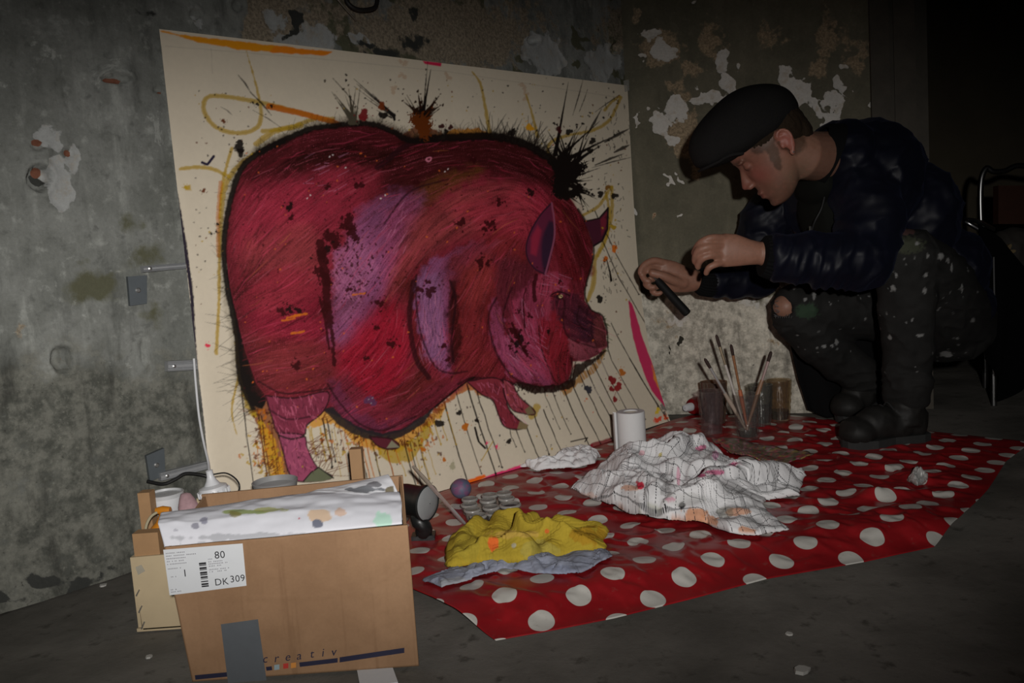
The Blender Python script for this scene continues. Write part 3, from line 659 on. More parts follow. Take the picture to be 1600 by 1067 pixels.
# contour of the back and belly
q = spline(TOPO, 8); cv.stroke(q, np.interp(np.arange(len(q)), [0, 20, 50, 70, 100, 112], [10, 9, 9, 13, 12, 16]), BLACK, .97, 2.0, 1.6)
q = spline(LEFTO, 6); cv.stroke(q, np.interp(np.arange(len(q)), [0, 20, 35, 50, 60], [10, 9, 8, 12, 8]), BLACK, .97, 1.4, 1.4)
cv.poly([(505, 640), (520, 636), (535, 652), (562, 668), (595, 677), (628, 671), (660, 650), (682, 632), (664, 660), (640, 676), (612, 688), (580, 688), (552, 678), (525, 660)], pc(36, 34, 36), 1.2, .95, 1.0)
cv.stroke(spline([(680, 636), (702, 617), (727, 598), (740, 590)], 6), 3, BLACK, .9, .8)
cv.poly([(806, 596), (830, 600), (862, 604), (890, 592), (900, 570), (925, 560), (945, 548), (930, 566), (905, 584), (896, 604), (870, 612), (835, 616), (812, 606)], pc(34, 18, 14), 1.2, .95, 2.0)
cv.stroke(spline([(903, 327), (916, 348), (927, 382), (926, 408), (914, 456), (924, 484), (940, 492), (948, 515), (950, 543)], 6), 3, BLACK, .85, .8)
# ears
cv.poly([(861, 318), (846, 334), (832, 356), (823, 380), (824, 402), (834, 418), (850, 428), (858, 410), (865, 365)], pc(92, 34, 56), 1, 1, .4, 5)
cv.poly([(858, 345), (866, 350), (864, 385), (856, 420), (850, 425), (846, 400), (848, 370)], pc(44, 30, 48), 3, .9, .4, 5)
cv.poly([(830, 370), (840, 352), (846, 360), (838, 400), (829, 396)], pc(150, 40, 62), 3, .7)
cv.stroke(spline([(862, 317), (846, 334), (832, 356), (823, 380), (824, 402), (836, 420), (851, 428)], 6), 2.4, pc(52, 26, 40), 1); cv.stroke(spline([(862, 317), (866, 345), (866, 372), (858, 406), (852, 428)], 6), 2.6, pc(130, 70, 92), .95)
cv.poly([(913, 346), (936, 341), (950, 325), (949, 358), (941, 376), (928, 384), (920, 362)], pc(70, 28, 44), 1); cv.stroke([(950, 325), (949, 358), (941, 376), (928, 384)], 3, pc(34, 20, 26)); cv.stroke([(913, 346), (936, 341), (950, 325)], 2.2, BLACK)
cv.poly([(938, 343), (948, 332), (947, 356), (940, 368)], pc(120, 36, 52), 2, .8)
# eye
cv.dot(874, 464, 6, pc(50, 22, 30), 1, .1, .7); cv.dot(876, 463, 3.2, pc(210, 180, 130), 1, .1, .8); cv.dot(877, 463, 1.3, BLACK, 1, 0)
cv.stroke(spline([(862, 460), (872, 456), (884, 459), (890, 462)], 5), 2, pc(40, 16, 22))
# legs
def leg(pts, col, edge=2.4):
    cv.poly(pts, col, 1, 1, .6, 4); cv.stroke(spline(list(pts)+[pts[0]], 4), edge, pc(44, 20, 24), .9, .6)
leg([(415, 618), (460, 622), (512, 612), (506, 642), (480, 664), (474, 680), (436, 678), (426, 656)], pc(116, 46, 64))
leg([(434, 676), (474, 680), (480, 700), (496, 730), (520, 746), (474, 753), (453, 742), (442, 704)], pc(140, 66, 92))
cv.poly([(474, 753), (486, 738), (498, 730), (521, 746), (505, 752)], pc(92, 96, 74), 1, 1, .5); cv.stroke([(474, 752), (486, 738), (498, 730), (521, 747)], 2, INK)
cv.stroke(spline([(436, 680), (455, 686), (474, 682)], 4), 3, INK, .9); cv.stroke(spline([(420, 640), (450, 655), (490, 650)], 4), 3, pc(60, 24, 34), .8)
leg([(577, 682), (612, 686), (624, 698), (607, 702), (589, 696)], pc(84, 34, 44)); cv.poly([(604, 700), (612, 688), (625, 699)], pc(120, 116, 96))
leg([(729, 596), (770, 590), (788, 598), (796, 612), (792, 632), (806, 652), (822, 666), (806, 671), (788, 666), (778, 646), (770, 626), (752, 616)], pc(120, 44, 54))
leg([(786, 592), (800, 600), (812, 620), (834, 640), (834, 648), (818, 646), (800, 640), (788, 616)], pc(132, 58, 66))
cv.poly([(808, 670), (812, 658), (826, 664), (822, 671)], pc(120, 104, 76)); cv.poly([(820, 640), (828, 634), (836, 646), (824, 648)], pc(110, 96, 70))
for _ in range(420):
    x, y = ((rng.uniform(424, 505), rng.uniform(620, 740)) if rng.random() < .65 else (rng.uniform(745, 825), rng.uniform(600, 662)))
    l_ = cv.a[int((y-CY0)*SC), int((x-CX0)*SC)]
    if l_[0] > 3.0*l_[1]: a = rng.normal(1.1, .4); d = V(math.cos(a), math.sin(a))*rng.uniform(2, 7); cv.stroke([V(x, y)-d, V(x, y)+d], 1, pc(60, 24, 34) if rng.random() < .6 else pc(185, 95, 120), .6)
# dark spatter across the hide
def splat(x, y, r, col, al=.95, sat=6):
    cv.dot(x, y, r, col, al, .45)
    for _ in range(sat):
        a = rng.uniform(0, 6.28); d = r*rng.uniform(.7, 2.4); cv.dot(x+d*math.cos(a), y+d*math.sin(a), max(.7, r*rng.uniform(.08, .35)), col, al, .3)
for x, y, r in ((545, 348, 10), (552, 366, 9), (520, 374, 12), (505, 395, 10), (500, 425, 9), (512, 440, 8), (508, 480, 7), (560, 290, 6), (512, 292, 4), (453, 322, 5), (455, 340, 4), (594, 474, 6), (464, 571, 6), (440, 486, 6), (452, 484, 5), (466, 485, 5), (572, 560, 4), (612, 538, 6), (588, 512, 4), (545, 452, 4), (672, 456, 8), (655, 452, 5), (668, 440, 4), (765, 350, 6), (757, 358, 4), (773, 356, 3), (750, 410, 6), (762, 412, 4), (805, 520, 8), (812, 532, 8), (820, 545, 5), (797, 542, 3), (828, 494, 3.5), (811, 486, 3), (857, 518, 3), (875, 440, 3), (694, 540, 4), (700, 562, 4), (720, 348, 6), (780, 316, 5), (830, 300, 5), (650, 285, 4), (740, 250, 4)):
    splat(x, y, r, MAROON if rng.random() < .75 else BLACK, .93)
cv.stroke(spline([(500, 380), (508, 430), (512, 480), (520, 530), (522, 570)], 6), [14]*8+[12]*8+[6]*8+[4], MAROON, .92, 3.0)
cv.stroke(spline([(500, 468), (508, 500), (514, 545)], 5), 4, MAROON, .9, 1.2)
for p in (([(822, 450), (818, 470), (820, 512)], 2), ([(838, 430), (834, 450), (836, 470)], 6), ([(800, 505), (815, 540), (824, 556)], 4)): cv.stroke(spline(p[0], 5), p[1], MAROON, .9, 1)
for _ in range(520):
    x = rng.uniform(372, 930); y = rng.uniform(220, 660); cv.dot(x, y, rng.uniform(.5, 1.6), MAROON if rng.random() < .8 else pc(190, 90, 40), .8, .3)
for _ in range(160):
    x = rng.normal(560, 26); y = rng.normal(420, 32); cv.dot(x, y, rng.uniform(.5, 2), MAROON, .85, .4)
for x, y in ((458, 495), (470, 492), (450, 500), (465, 520), (560, 460)): cv.stroke([(x-9, y+1), (x+10, y-2)], 3, pc(190, 100, 26), .8, 1.5)
for x, y in ((515, 245), (520, 242), (540, 262), (480, 310), (485, 305), (602, 305), (595, 310), (700, 264), (695, 268), (576, 624), (580, 630), (582, 622)): cv.dot(x, y, 1.1, pc(205, 190, 190), .9)
cv.dot(670, 249, 4.5, pc(190, 110, 130), .9, .2); cv.dot(670, 249, 2.2, D1, .9, .2); cv.dot(579, 626, 8, pc(70, 52, 84), .7, .4)
# spatter on bare paper
def burst(x, y, n, l0, l1, a0, a1, col, wd=2.2, core=10):
    cv.dot(x, y, core, col, 1, .5)
    for _ in range(n):
        a = math.radians(rng.uniform(a0, a1)); L = rng.uniform(l0, l1); d = V(math.cos(a), -math.sin(a)); p = V(x, y)+rng.normal(0, core*.35, 2)
        w_ = wd*rng.uniform(.5, 1.6); cv.stroke([p, p+d*L*.4, p+d*L], [w_*2.2, w_, .5], col, 1, .4)
        if rng.random() < .7: cv.dot(*(p+d*L*rng.uniform(1.02, 1.35)), rng.uniform(.8, 2.2), col, 1, .3)
burst(888, 268, 26, 24, 70, 10, 130, BLACK, 3.2, 20); burst(880, 285, 14, 20, 50, -40, 40, BLACK, 2.4, 18); burst(872, 255, 8, 60, 130, 25, 85, BLACK, 2.4, 12)
burst(900, 300, 8, 14, 34, -80, 10, BLACK, 1.6, 10); burst(660, 186, 26, 14, 44, 10, 170, pc(40, 22, 12), 3, 13); burst(662, 178, 3, 60, 90, 72, 92, BLACK, 2, 6); burst(660, 196, 8, 8, 20, 0, 180, BROWN, 4, 16)
burst(552, 190, 14, 20, 62, 80, 135, pc(70, 64, 52), 2, 6); burst(615, 182, 6, 20, 90, 130, 165, INK, 1.4, 4)
for x0, y0, x1, y1, wd in ((372, 117, 392, 145, 2.5), (392, 145, 424, 180, 3), (345, 167, 363, 180, 1.6), (395, 172, 440, 200, 1.2), (520, 122, 560, 170, 1.4), (945, 222, 985, 200, 5), (960, 238, 985, 226, 6), (930, 258, 975, 240, 4), (925, 262, 985, 246, 2), (915, 215, 940, 170, 4), (930, 175, 965, 150, 1.6), (895, 180, 912, 120, 2), (905, 175, 918, 140, 1.4)):
    cv.stroke([(x0, y0), ((x0+x1)/2+1, (y0+y1)/2-1), (x1, y1)], [wd*.4, wd, .6], BLACK, .9, .5)
for x, y, r, c in ((374, 229, 9, BLACK), (376, 238, 6, BLACK), (349, 189, 3.2, BROWN), (596, 166, 6, pc(110, 50, 20)), (599, 180, 6, BLACK), (690, 197, 4, MAROON), (704, 199, 4, MAROON), (697, 206, 4, BLACK), (800, 207, 6, BLACK), (827, 199, 6, pc(196, 140, 24)), (873, 202, 5, pc(60, 18, 20)), (889, 206, 5, INK), (926, 220, 5, BLACK), (922, 235, 4.5, BLACK), (938, 303, 5, BLACK), (960, 306, 5, BLACK), (949, 293, 4, pc(120, 80, 20)), (960, 388, 5, pc(196, 100, 20)), (946, 405, 4, pc(180, 90, 20)), (958, 355, 4, YEL), (324, 540, 3.5, pc(196, 40, 70)), (290, 293, 3, YEL),
                   (686, 662, 6.5, INK), (717, 645, 4, BLACK), (727, 667, 5.5, ORG), (745, 657, 3.5, BLACK), (937, 467, 5.5, BLACK), (957, 594, 6, pc(120, 14, 22)), (966, 604, 6, pc(130, 16, 24)), (956, 608, 4, pc(120, 14, 22)), (961, 624, 4, pc(120, 14, 22)), (972, 582, 5, ORG), (919, 608, 6, pc(44, 44, 54)), (694, 718, 3.2, ORG), (661, 702, 4, ORG), (795, 690, 4, BLACK), (776, 698, 2.6, pc(205, 60, 100)), (761, 692, 1.8, pc(205, 60, 100)), (707, 728, 5, pc(150, 144, 120)), (568, 180, 8, pc(110, 24, 28)), (318, 298, 3.2, BROWN), (395, 160, 2, BLACK), (402, 163, 2.6, BLACK), (424, 166, 2.6, BLACK), (340, 350, 2.4, BLACK), (330, 365, 2.2, BLACK), (338, 362, 2, BLACK)):
    cv.dot(x, y, r, c, .97, .28)
    for _ in range(4): a = rng.uniform(0, 6.28); cv.dot(x+math.cos(a)*r*1.8, y+math.sin(a)*r*1.8, max(.6, r*.14), c, .9)
cv.stroke([(316, 254), (324, 257), (330, 250), (334, 244)], 4, pc(34, 28, 50), 1, .6); cv.stroke([(742, 668), (748, 690), (758, 700)], 3, BLACK, 1, .5); cv.stroke([(948, 406), (953, 425), (955, 438)], [1.5, 2.5, 4], BLACK)
for _ in range(330):
    e = rng.random()
    if e < .3: x, y = rng.uniform(300, 430), rng.uniform(140, 480)
    elif e < .6: x, y = rng.uniform(520, 985), rng.uniform(120, 240)
    elif e < .75: x, y = rng.uniform(940, 985), rng.uniform(200, 600)
    else: x, y = rng.uniform(400, 900), rng.uniform(650, 780)
    j = int((y-CY0)*SC)-wB[2]; i = int((x-CX0)*SC)-wB[0]
    if 0 <= j < sdB.shape[0] and 0 <= i < sdB.shape[1] and sdB[j, i] > 0: continue
    cv.dot(x, y, rng.uniform(.4, 1.5), [BLACK, BLACK, BROWN, INK, YEL][rng.integers(5)], .9, .3)
for _ in range(90):
    x, y = rng.uniform(940, 985), rng.uniform(150, 470); a = rng.normal(1.4, .5); cv.stroke([(x, y), (x+4*math.cos(a), y+5*math.sin(a))], 1, BLACK, .8)

# ---- the sheet: top edge on the wall, foot pulled out into the room on the right
NXP, NYP = 720, 600
sL = np.dot(wall_pt(245, 50)-WA, WU); sR = WL - 0.006
s_, t_ = np.meshgrid(np.linspace(0, 1, NXP), np.linspace(0, 1, NYP))
out = 0.012 + (0.130*s_**0.62)*(1-t_)**4.2 + 0.006*np.sin(s_*9)*(1-t_)**2 + .004*t_*np.abs(np.sin(s_*6.3))
out = out + .036*(4*s_*(1-s_))**.8*(1-t_)**4.2*sstep(1, .7, s_)
out = out + .010*np.exp(-((s_-0)/.03)**2)*(1-t_)      # left rim curls a little
along = sL + (sR-sL)*s_ - 0.05*s_*(1-t_)**3
zz = 0.004 + t_*(1.022 + 0.026*s_)
P = WA + along[..., None]*WU + out[..., None]*WN; P[..., 2] = zz
px, py = proj(P); px = px.reshape(s_.shape); py = py.reshape(s_.shape)
fx = np.clip((px-CX0)*SC-.5, 0, cv.w-2); fy = np.clip((py-CY0)*SC-.5, 0, cv.h-2); ix = fx.astype(int); iy = fy.astype(int); ax = (fx-ix)[..., None]; ay = (fy-iy)[..., None]
colp = (cv.a[iy, ix]*(1-ax)+cv.a[iy, ix+1]*ax)*(1-ay) + (cv.a[iy+1, ix]*(1-ax)+cv.a[iy+1, ix+1]*ax)*ay
mat_art = painted('painted_paper', 0.42, 0.35, 90, 0.12, 0.0006, 0.06)
sheet = link_mesh('painted_sheet', grid_mesh('sheet', P, colp), mat_art, None, True, tuple(WA+WU*(sL+.7)))
tag(sheet, 'large cream paper sheet painted with a huge splattered pink pig, leaning on the wall', 'painting')
mat_clear = plain('clear_tape', (0.55, 0.55, 0.5), 0.2, var=.1, Alpha=0.35)
pp = P[-1, -1]; mb = MB(); e = .03
mb.prism([pp+WU*(-.022)+WN*.002+V(0, 0, .012), pp+WU*.004+WN*.003+V(0, 0, .018), pp+WU*.004+WN*.003+V(0, 0, -.016), pp-WU*.018+WN*.002+V(0, 0, -.022)], WN*.0006)
mb.build('corner_tape', mat_clear, sheet, False)
# ---------------------------------------------------------------- polka-dot oilcloth on the floor
def flp(lst, z=0.0): return np.array([fl(x, y, z) for x, y in lst])
m, nt, bs = new_mat('polka_dot_oilcloth')
uvw = attr(nt, 'flat_xy'); sp = nt.nodes.new('ShaderNodeSeparateColor'); nt.links.new(uvw.outputs['Color'], sp.inputs[0])
DX, DY = 0.0585, 0.107
def lat(ox, oy):
    a = math_node(nt, 'SUBTRACT', math_node(nt, 'WRAP', math_node(nt, 'SUBTRACT', sp.outputs[0], 0.499+ox), DX, -DX), 0.0)
    b = math_node(nt, 'WRAP', math_node(nt, 'SUBTRACT', sp.outputs[1], 1.538+oy), DY/2, -DY/2)
    return math_node(nt, 'SQRT', math_node(nt, 'ADD', math_node(nt, 'MULTIPLY', a, a), math_node(nt, 'MULTIPLY', b, b)))
d = math_node(nt, 'MINIMUM', lat(0, 0), lat(DX, -DY/2))
dotm = ramp(nt, d, 0.0206, 0.0197)
nA = noise(nt, 9, 5); nB = noise(nt, 60, 6, 0.65); nC = noise(nt, 300, 4)
red = mixc(nt, ramp(nt, nA, .35, .7), (0.25, 0.0095, 0.013), (0.36, 0.014, 0.018))
dirt = ramp(nt, nB, .58, .78)
c = mixc(nt, dotm, red, (0.58, 0.565, 0.52))
c = mixc(nt, math_node(nt, 'MULTIPLY', dirt, .35), c, (0.20, 0.16, 0.13))
nt.links.new(c, bs.inputs['Base Color']); bs.inputs['Roughness'].default_value = 0.34; bs.inputs['Specular IOR Level'].default_value = 0.45
bump(nt, math_node(nt, 'ADD', nB, math_node(nt, 'MULTIPLY', nC, .3)), .12, .002, bs)
front = flp([(775, 1003), (870, 986), (960, 968), (1080, 938), (1200, 906), (1350, 880), (1460, 856)])
right = flp([(1460, 856), (1500, 818), (1545, 765), (1572, 722), (1612, 692)])
back = flp([(668, 778), (700, 766), (800, 737), (900, 706), (1000, 678), (1052, 657), (1080, 650), (1150, 649), (1240, 650), (1300, 657), (1370, 665), (1460, 676), (1612, 692)])
left = flp([(775, 1003), (700, 962), (640, 925), (600, 890), (625, 830), (668, 778)])
NU, NV = 320, 240
P = coons(front, right, back, left, NU, NV)
U, W = np.meshgrid(np.linspace(0, 1, NU), np.linspace(0, 1, NV))
flat = P.copy()
dist = W*(0.62 + 0.55*U*0 + .3*(1-np.abs(U-.5)*2)); dl = U*1.0; dr = (1-U)*1.0
flat[..., 1] += .03*np.clip(1-dist/.22, 0, 1); flat[..., 0] += .018*np.clip(1-dist/.22, 0, 1)
x, y = P[..., 0].copy(), P[..., 1].copy()
hr = np.interp(x, [-.25, .0, .25, .45, .7, 1.0], [.014, .020, .019, .014, .012, .01])
g = sstep(0, .085, dist)*np.exp(-(np.maximum(dist-.085, 0)/.11)**2)
wr = 1-np.abs(fbm(x*5+y*7, y*4-x*3, 3, 2)*2-1)
wr2 = 1-np.abs(fbm(x*16+y*5, y*13, 3, 6)*2-1)
edge = np.minimum(np.minimum(W, 1-W)*12, np.minimum(U, 1-U)*12); edge = np.clip(edge, 0, 1)
rightw = sstep(.45, .8, x)*sstep(2.0, 1.4, y)
P[..., 2] = .003 + hr*g + edge*(.010*sstep(.62, .95, wr)*(.4+1.6*rightw) + .004*sstep(.7, .95, wr2)) + rightw*edge*.016*np.exp(-((y-1.66-.12*(x-.7))/.02)**2)*sstep(.45, .7, x)
CLOTH_P = P.reshape(-1, 3).copy()
HM = np.full((260, 330), -1.0); hi = ((CLOTH_P[:, 1]-1.0)/.006).astype(int); hj = ((CLOTH_P[:, 0]+.4)/.006).astype(int)
np.maximum.at(HM, (np.clip(hi, 0, 259), np.clip(hj, 0, 329)), CLOTH_P[:, 2])
for _ in range(4):
    nb = np.max([np.roll(HM, d_, a_) for d_ in (-1, 1) for a_ in (0, 1)], axis=0); HM = np.where(HM < 0, nb, HM)
HM = np.where(HM < 0, .003, HM)
def oil_height(x, y): return HM[np.clip(((np.asarray(y)-1.0)/.006).astype(int), 0, 259), np.clip(((np.asarray(x)+.4)/.006).astype(int), 0, 329)]
me = grid_mesh('oilcloth', P, flat, 'flat_xy')
oil = link_mesh('polka_dot_oilcloth', me, m, None, True, (0.5, 1.6, 0))
sol = oil.modifiers.new('thick', 'SOLIDIFY'); sol.thickness = .0012; sol.offset = -1
tag(oil, 'red oilcloth with large off-white polka dots spread over the concrete floor', 'tablecloth')

# ---------------------------------------------------------------- crumpled cloths
def crumple(front, right, back, left, h, nu, nv, seed, fr=14, zb=.02, zf=.012, env_p=.5, sharp=1.6, push=.012):
    f_ = flp(front, zf); b_ = flp(back, zb); l_ = np.array([fl(x, y, zf+(zb-zf)*i/(len(left)-1)) for i, (x, y) in enumerate(left)])
    r_ = np.array([fl(x, y, zf+(zb-zf)*i/(len(right)-1)) for i, (x, y) in enumerate(right)])
    P = coons(f_, r_, b_, l_, nu, nv); U, W = np.meshgrid(np.linspace(0, 1, nu), np.linspace(0, 1, nv))
    X = P[..., 0]*fr+seed*3.7; Y = P[..., 1]*fr+seed*1.3
    wx = fbm(X*.5, Y*.5, 3, seed)*3.2; wy = fbm(X*.5+9, Y*.5+4, 3, seed+3)*3.2
    r1 = 1-np.abs(fbm(X*.55+wx, Y*.55+wy, 2, seed+1)*2-1); r2 = 1-np.abs(fbm(X*1.3+wy, Y*1.3+wx, 2, seed+5)*2-1)
    r3 = 1-np.abs(fbm(X*3.1+wx, Y*3.1-wy, 2, seed+7)*2-1)
    env = np.clip(4*U*(1-U), 0, 1)**env_p*np.clip(4*W*(1-W), 0, 1)**env_p
    z = (.80*r1**sharp + .24*r2**sharp + .05*r3)*h*(.18+.82*env)
    gy, gx = np.gradient(z); P[..., 0] -= push*gx/(np.abs(gx).max()+1e-9); P[..., 1] -= push*.6*gy/(np.abs(gy).max()+1e-9)
    zc = 0.003
    P[..., 2] = .005 + z + np.interp(0, [0, 1], [0, 1])
    q = P.reshape(-1, 3); q[:, 2] += oil_height(q[:, 0], q[:, 1])-.003     # lie on the oilcloth's own relief
    return q.reshape(P.shape), U, W, z
def cloth_obj(name, P, mat, label, cat, cols, extra=None, thick=.0015):
    base = P.reshape(-1, 3).mean(0); base[2] = .005
    o = link_mesh(name, grid_mesh(name, P, cols, extra=extra), mat, None, True, tuple(base))
    s = o.modifiers.new('thick', 'SOLIDIFY'); s.thickness = thick; s.offset = -.5
    return tag(o, label, cat)
def pxpaint(P, base, spots):
    px, py = proj(P); px = px.reshape(P.shape[:2]); py = py.reshape(P.shape[:2])
    c = np.empty(P.shape); c[:] = base
    X = P[..., 0]*70; Y = P[..., 1]*70
    nz = fbm(X, Y, 4, 3)
    for (x, y, rx, ry, col, al) in spots:
        e = 1-np.sqrt(((px-x)/rx)**2+((py-y)/ry)**2)+(nz-.5)*1.3
        mk = (al*sstep(-.05, .15, e))[..., None]; c = c*(1-mk)+np.asarray(col)*mk
    return c
# tea towel: white with a thin dark check, stained with paint
m, nt, bs = new_mat('checked_tea_towel')
sp = nt.nodes.new('ShaderNodeSeparateColor'); nt.links.new(attr(nt, 'weave').outputs['Color'], sp.inputs[0])
def line(sock, period, half, off=0.0):
    w_ = math_node(nt, 'WRAP', math_node(nt, 'ADD', sock, off), period/2, -period/2)
    return ramp(nt, math_node(nt, 'ABSOLUTE', w_), half*1.5, half*.6)
dash = lambda s_: ramp(nt, math_node(nt, 'ABSOLUTE', math_node(nt, 'WRAP', s_, .0013, -.0013)), .0010, .0006)
LX = math_node(nt, 'MULTIPLY', line(sp.outputs[0], .0175, .0006), dash(sp.outputs[1]))
LY = math_node(nt, 'MULTIPLY', line(sp.outputs[1], .0175, .0006), dash(sp.outputs[0]))
ln = math_node(nt, 'MAXIMUM', LX, LY)
for o_ in (.004, .0065, .009): ln = math_node(nt, 'MAXIMUM', ln, math_node(nt, 'MULTIPLY', line(sp.outputs[0], .11, .0005, o_), .8))
for o_ in (.004, .0065, .009): ln = math_node(nt, 'MAXIMUM', ln, math_node(nt, 'MULTIPLY', line(sp.outputs[1], .14, .0005, o_), .7))
nB = noise(nt, 500, 4)
c = mixc(nt, ln, attr(nt, 'paint').outputs['Color'], (0.06, 0.06, 0.065)); c = mixc(nt, .35, c, mixc(nt, nB, (.5, .5, .5), (1.2, 1.2, 1.2)), 'MULTIPLY')
nt.links.new(c, bs.inputs['Base Color']); bs.inputs['Roughness'].default_value = .9; bs.inputs['Specular IOR Level'].default_value = .1
bump(nt, nB, .3, .0006, bs)
P, U, W, z = crumple([(896, 776), (940, 795), (1000, 820), (1060, 828), (1105, 836), (1140, 855), (1185, 862), (1232, 850)],
               [(1232, 850), (1192, 822), (1176, 800), (1190, 778), (1240, 768), (1248, 726)],
               [(952, 712), (990, 703), (1020, 702), (1048, 694), (1075, 690), (1105, 694), (1140, 716), (1180, 722), (1248, 726)],
               [(896, 776), (918, 765), (938, 757), (948, 735), (952, 712)], .092, 300, 220, 3, 8.5, .035, .004, .36, 1.35, .026)
PE = V(.72, .34, .18); PI = V(.75, .12, .3)
col = pxpaint(P, V(.80, .80, .81), [(1082, 805, 20, 14, PE, .9), (1110, 815, 16, 10, PE, .85), (1060, 815, 14, 5, PE, .7), (1150, 800, 22, 6, PE, .8), (1165, 828, 14, 5, PE, .85), (1130, 800, 16, 10, V(.2, .19, .14), .6), (985, 762, 14, 4, PE, .7), (955, 795, 16, 6, PE, .6), (920, 775, 12, 6, PE, .4),
    (1000, 757, 6, 6, V(.75, .05, .09), 1), (1032, 711, 4, 5, V(.6, .5, .15), .9), (1002, 708, 5, 4, V(.8, .45, .5), .8), (1095, 700, 8, 5, PI, .8), (1118, 712, 5, 9, V(.7, .3, .5), .8), (1115, 738, 18, 4, PI, .85), (1147, 726, 7, 3, PI, .9), (1098, 743, 8, 3, PI, .9), (1060, 745, 3, 14, PI, .5), (1048, 780, 8, 3, PI, .7), (1040, 765, 8, 12, V(.15, .14, .14), .5), (1010, 795, 24, 8, V(.42, .43, .33), .6), (1066, 790, 5, 5, V(.03, .03, .03), 1), (1075, 780, 40, 10, V(.5, .5, .48), .4)])
wv = np.stack([U*.46+.02*fbm(U*4, W*4, 2, 1), W*.36+.02*fbm(U*4+5, W*4, 2, 2), U*0], -1)
cloth_obj('tea_towel', P, m, 'crumpled white tea towel with a thin dark check and orange and pink paint stains', 'towel', col, [('weave', wv)])
mat_cloth = painted('cotton_rag', .9, .1, 300, .3, .0006, .18)
# blue-grey rag under the yellow one
P, U, W, z = crumple([(668, 917), (692, 931), (745, 916), (790, 906), (840, 916), (900, 922), (932, 907), (957, 893)], [(957, 893), (948, 880), (930, 866)], [(664, 905), (720, 896), (800, 880), (860, 870), (930, 866)], [(668, 917), (664, 910), (664, 905)], .017, 200, 80, 6, 22, .008, .005, .4, 1.4, .008)
cloth_obj('grey_blue_rag', P, mat_cloth, 'blue-grey cotton rag lying half under the yellow rag', 'rag', pxpaint(P, V(.27, .29, .36), [(720, 910, 40, 8, V(.33, .34, .36), .8), (880, 895, 30, 12, V(.25, .28, .38), .7)]))
# yellow rag
P, U, W, z = crumple([(704, 917), (735, 910), (770, 910), (820, 912), (850, 900), (890, 890), (944, 886)], [(944, 884), (938, 860), (930, 842), (946, 815)], [(742, 812), (775, 806), (815, 806), (850, 816), (880, 812), (915, 815), (946, 815)], [(706, 905), (706, 870), (716, 838), (742, 812)], .066, 260, 170, 9, 12, .035, .004, .34, 1.3, .018)
col = pxpaint(P, V(.43, .315, .035), [(917, 836, 26, 13, V(.40, .23, .02), .9), (750, 885, 34, 16, V(.48, .33, .03), .7), (770, 848, 9, 14, V(.75, .13, .03), .9), (855, 830, 4, 4, V(.7, .12, .03), .8), (730, 850, 20, 30, V(.38, .30, .04), .6), (840, 860, 30, 14, V(.40, .34, .08), .6), (803, 852, 6, 5, V(.4, .4, .35), .7), (800, 835, 40, 6, V(.60, .38, .10), .5), (765, 872, 12, 3, V(.2, .18, .05), .7)])
cloth_obj('yellow_rag', P, mat_cloth, 'crumpled yellow cotton rag with orange and red paint stains', 'rag', col)
# paper tissue
mat_tis = plain('paper_tissue', (.78, .78, .79), .9, var=.05, nscale=200, bstr=.3, bdist=.0006)
P, U, W, z = crumple([(817, 727), (835, 738), (870, 737), (905, 734), (930, 728), (938, 716)], [(938, 716), (936, 710), (930, 704)], [(815, 722), (845, 722), (872, 716), (885, 704), (908, 700), (930, 704)], [(817, 727), (814, 724), (815, 722)], .034, 150, 80, 4, 30, .02, .005, .35, 1.7, .009)
cloth_obj('paper_tissue', P, mat_tis, 'crumpled white paper tissue lying beside the foot of the painting', 'tissue', np.ones(P.shape)*.75, thick=.0005)
# small foil twist on the oilcloth
mat_foil = plain('grey_foil', (.5, .5, .48), .4, .3, .1, 60)
P, U, W, z = crumple([(1420, 757), (1433, 763), (1448, 756)], [(1448, 756), (1449, 750)], [(1421, 748), (1433, 744), (1449, 750)], [(1420, 757), (1421, 748)], .022, 40, 40, 2, 60, .01, .004, .4, 1.5, .003)
cloth_obj('foil_scrap', P, mat_foil, 'small crumpled grey foil scrap on the polka-dot cloth', 'scrap', np.ones(P.shape)*.5, thick=.0005)

# ---------------------------------------------------------------- cardboard box
YF, YB = 1.09, 1.25; ZT = .197; ZB = .226
m, nt, bs = new_mat('brown_cardboard')
mp = nt.nodes.new('ShaderNodeMapping'); mp.inputs['Scale'].default_value = (60, 60, 2.5); g_ = nt.nodes.new('ShaderNodeNewGeometry'); nt.links.new(g_.outputs['Position'], mp.inputs['Vector'])
nA = noise(nt, 8, 5); nB = noise(nt, 1.0, 4, .6, mp.outputs[0]); nC = noise(nt, 260, 4)
c = mixc(nt, ramp(nt, nA, .3, .7), (.235, .135, .072), (.30, .178, .098)); c = mixc(nt, math_node(nt, 'MULTIPLY', ramp(nt, nB, .58, .75), .5), c, (.18, .098, .05)); c = mixc(nt, .25, c, mixc(nt, nC, (.6, .6, .6), (1.3, 1.3, 1.3)), 'MULTIPLY')
nt.links.new(c, bs.inputs['Base Color']); bs.inputs['Roughness'].default_value = .72; bs.inputs['Specular IOR Level'].default_value = .25; bump(nt, nA, .25, .003, bs)
mat_card = m
box = thing('cardboard_box', 'open brown cardboard box full of papers with a white shipping label', 'box', (-.31, 1.17, 0))
BL, BR_, TL, TR = V(-.468, YF, .002), V(-.158, YF, .002), V(-.485, YF, .193), V(-.157, YF, .2)
def front_pt(px, py, off=.0012): p = at(px, py, YF); p[1] -= off; return p
n1_, n2_ = 120, 70
u_, w_ = np.meshgrid(np.linspace(0, 1, n1_), np.linspace(0, 1, n2_)); u3 = u_[..., None]; w3 = w_[..., None]
Pf = (BL*(1-u3)+BR_*u3)*(1-w3) + (TL*(1-u3)+TR*u3)*w3
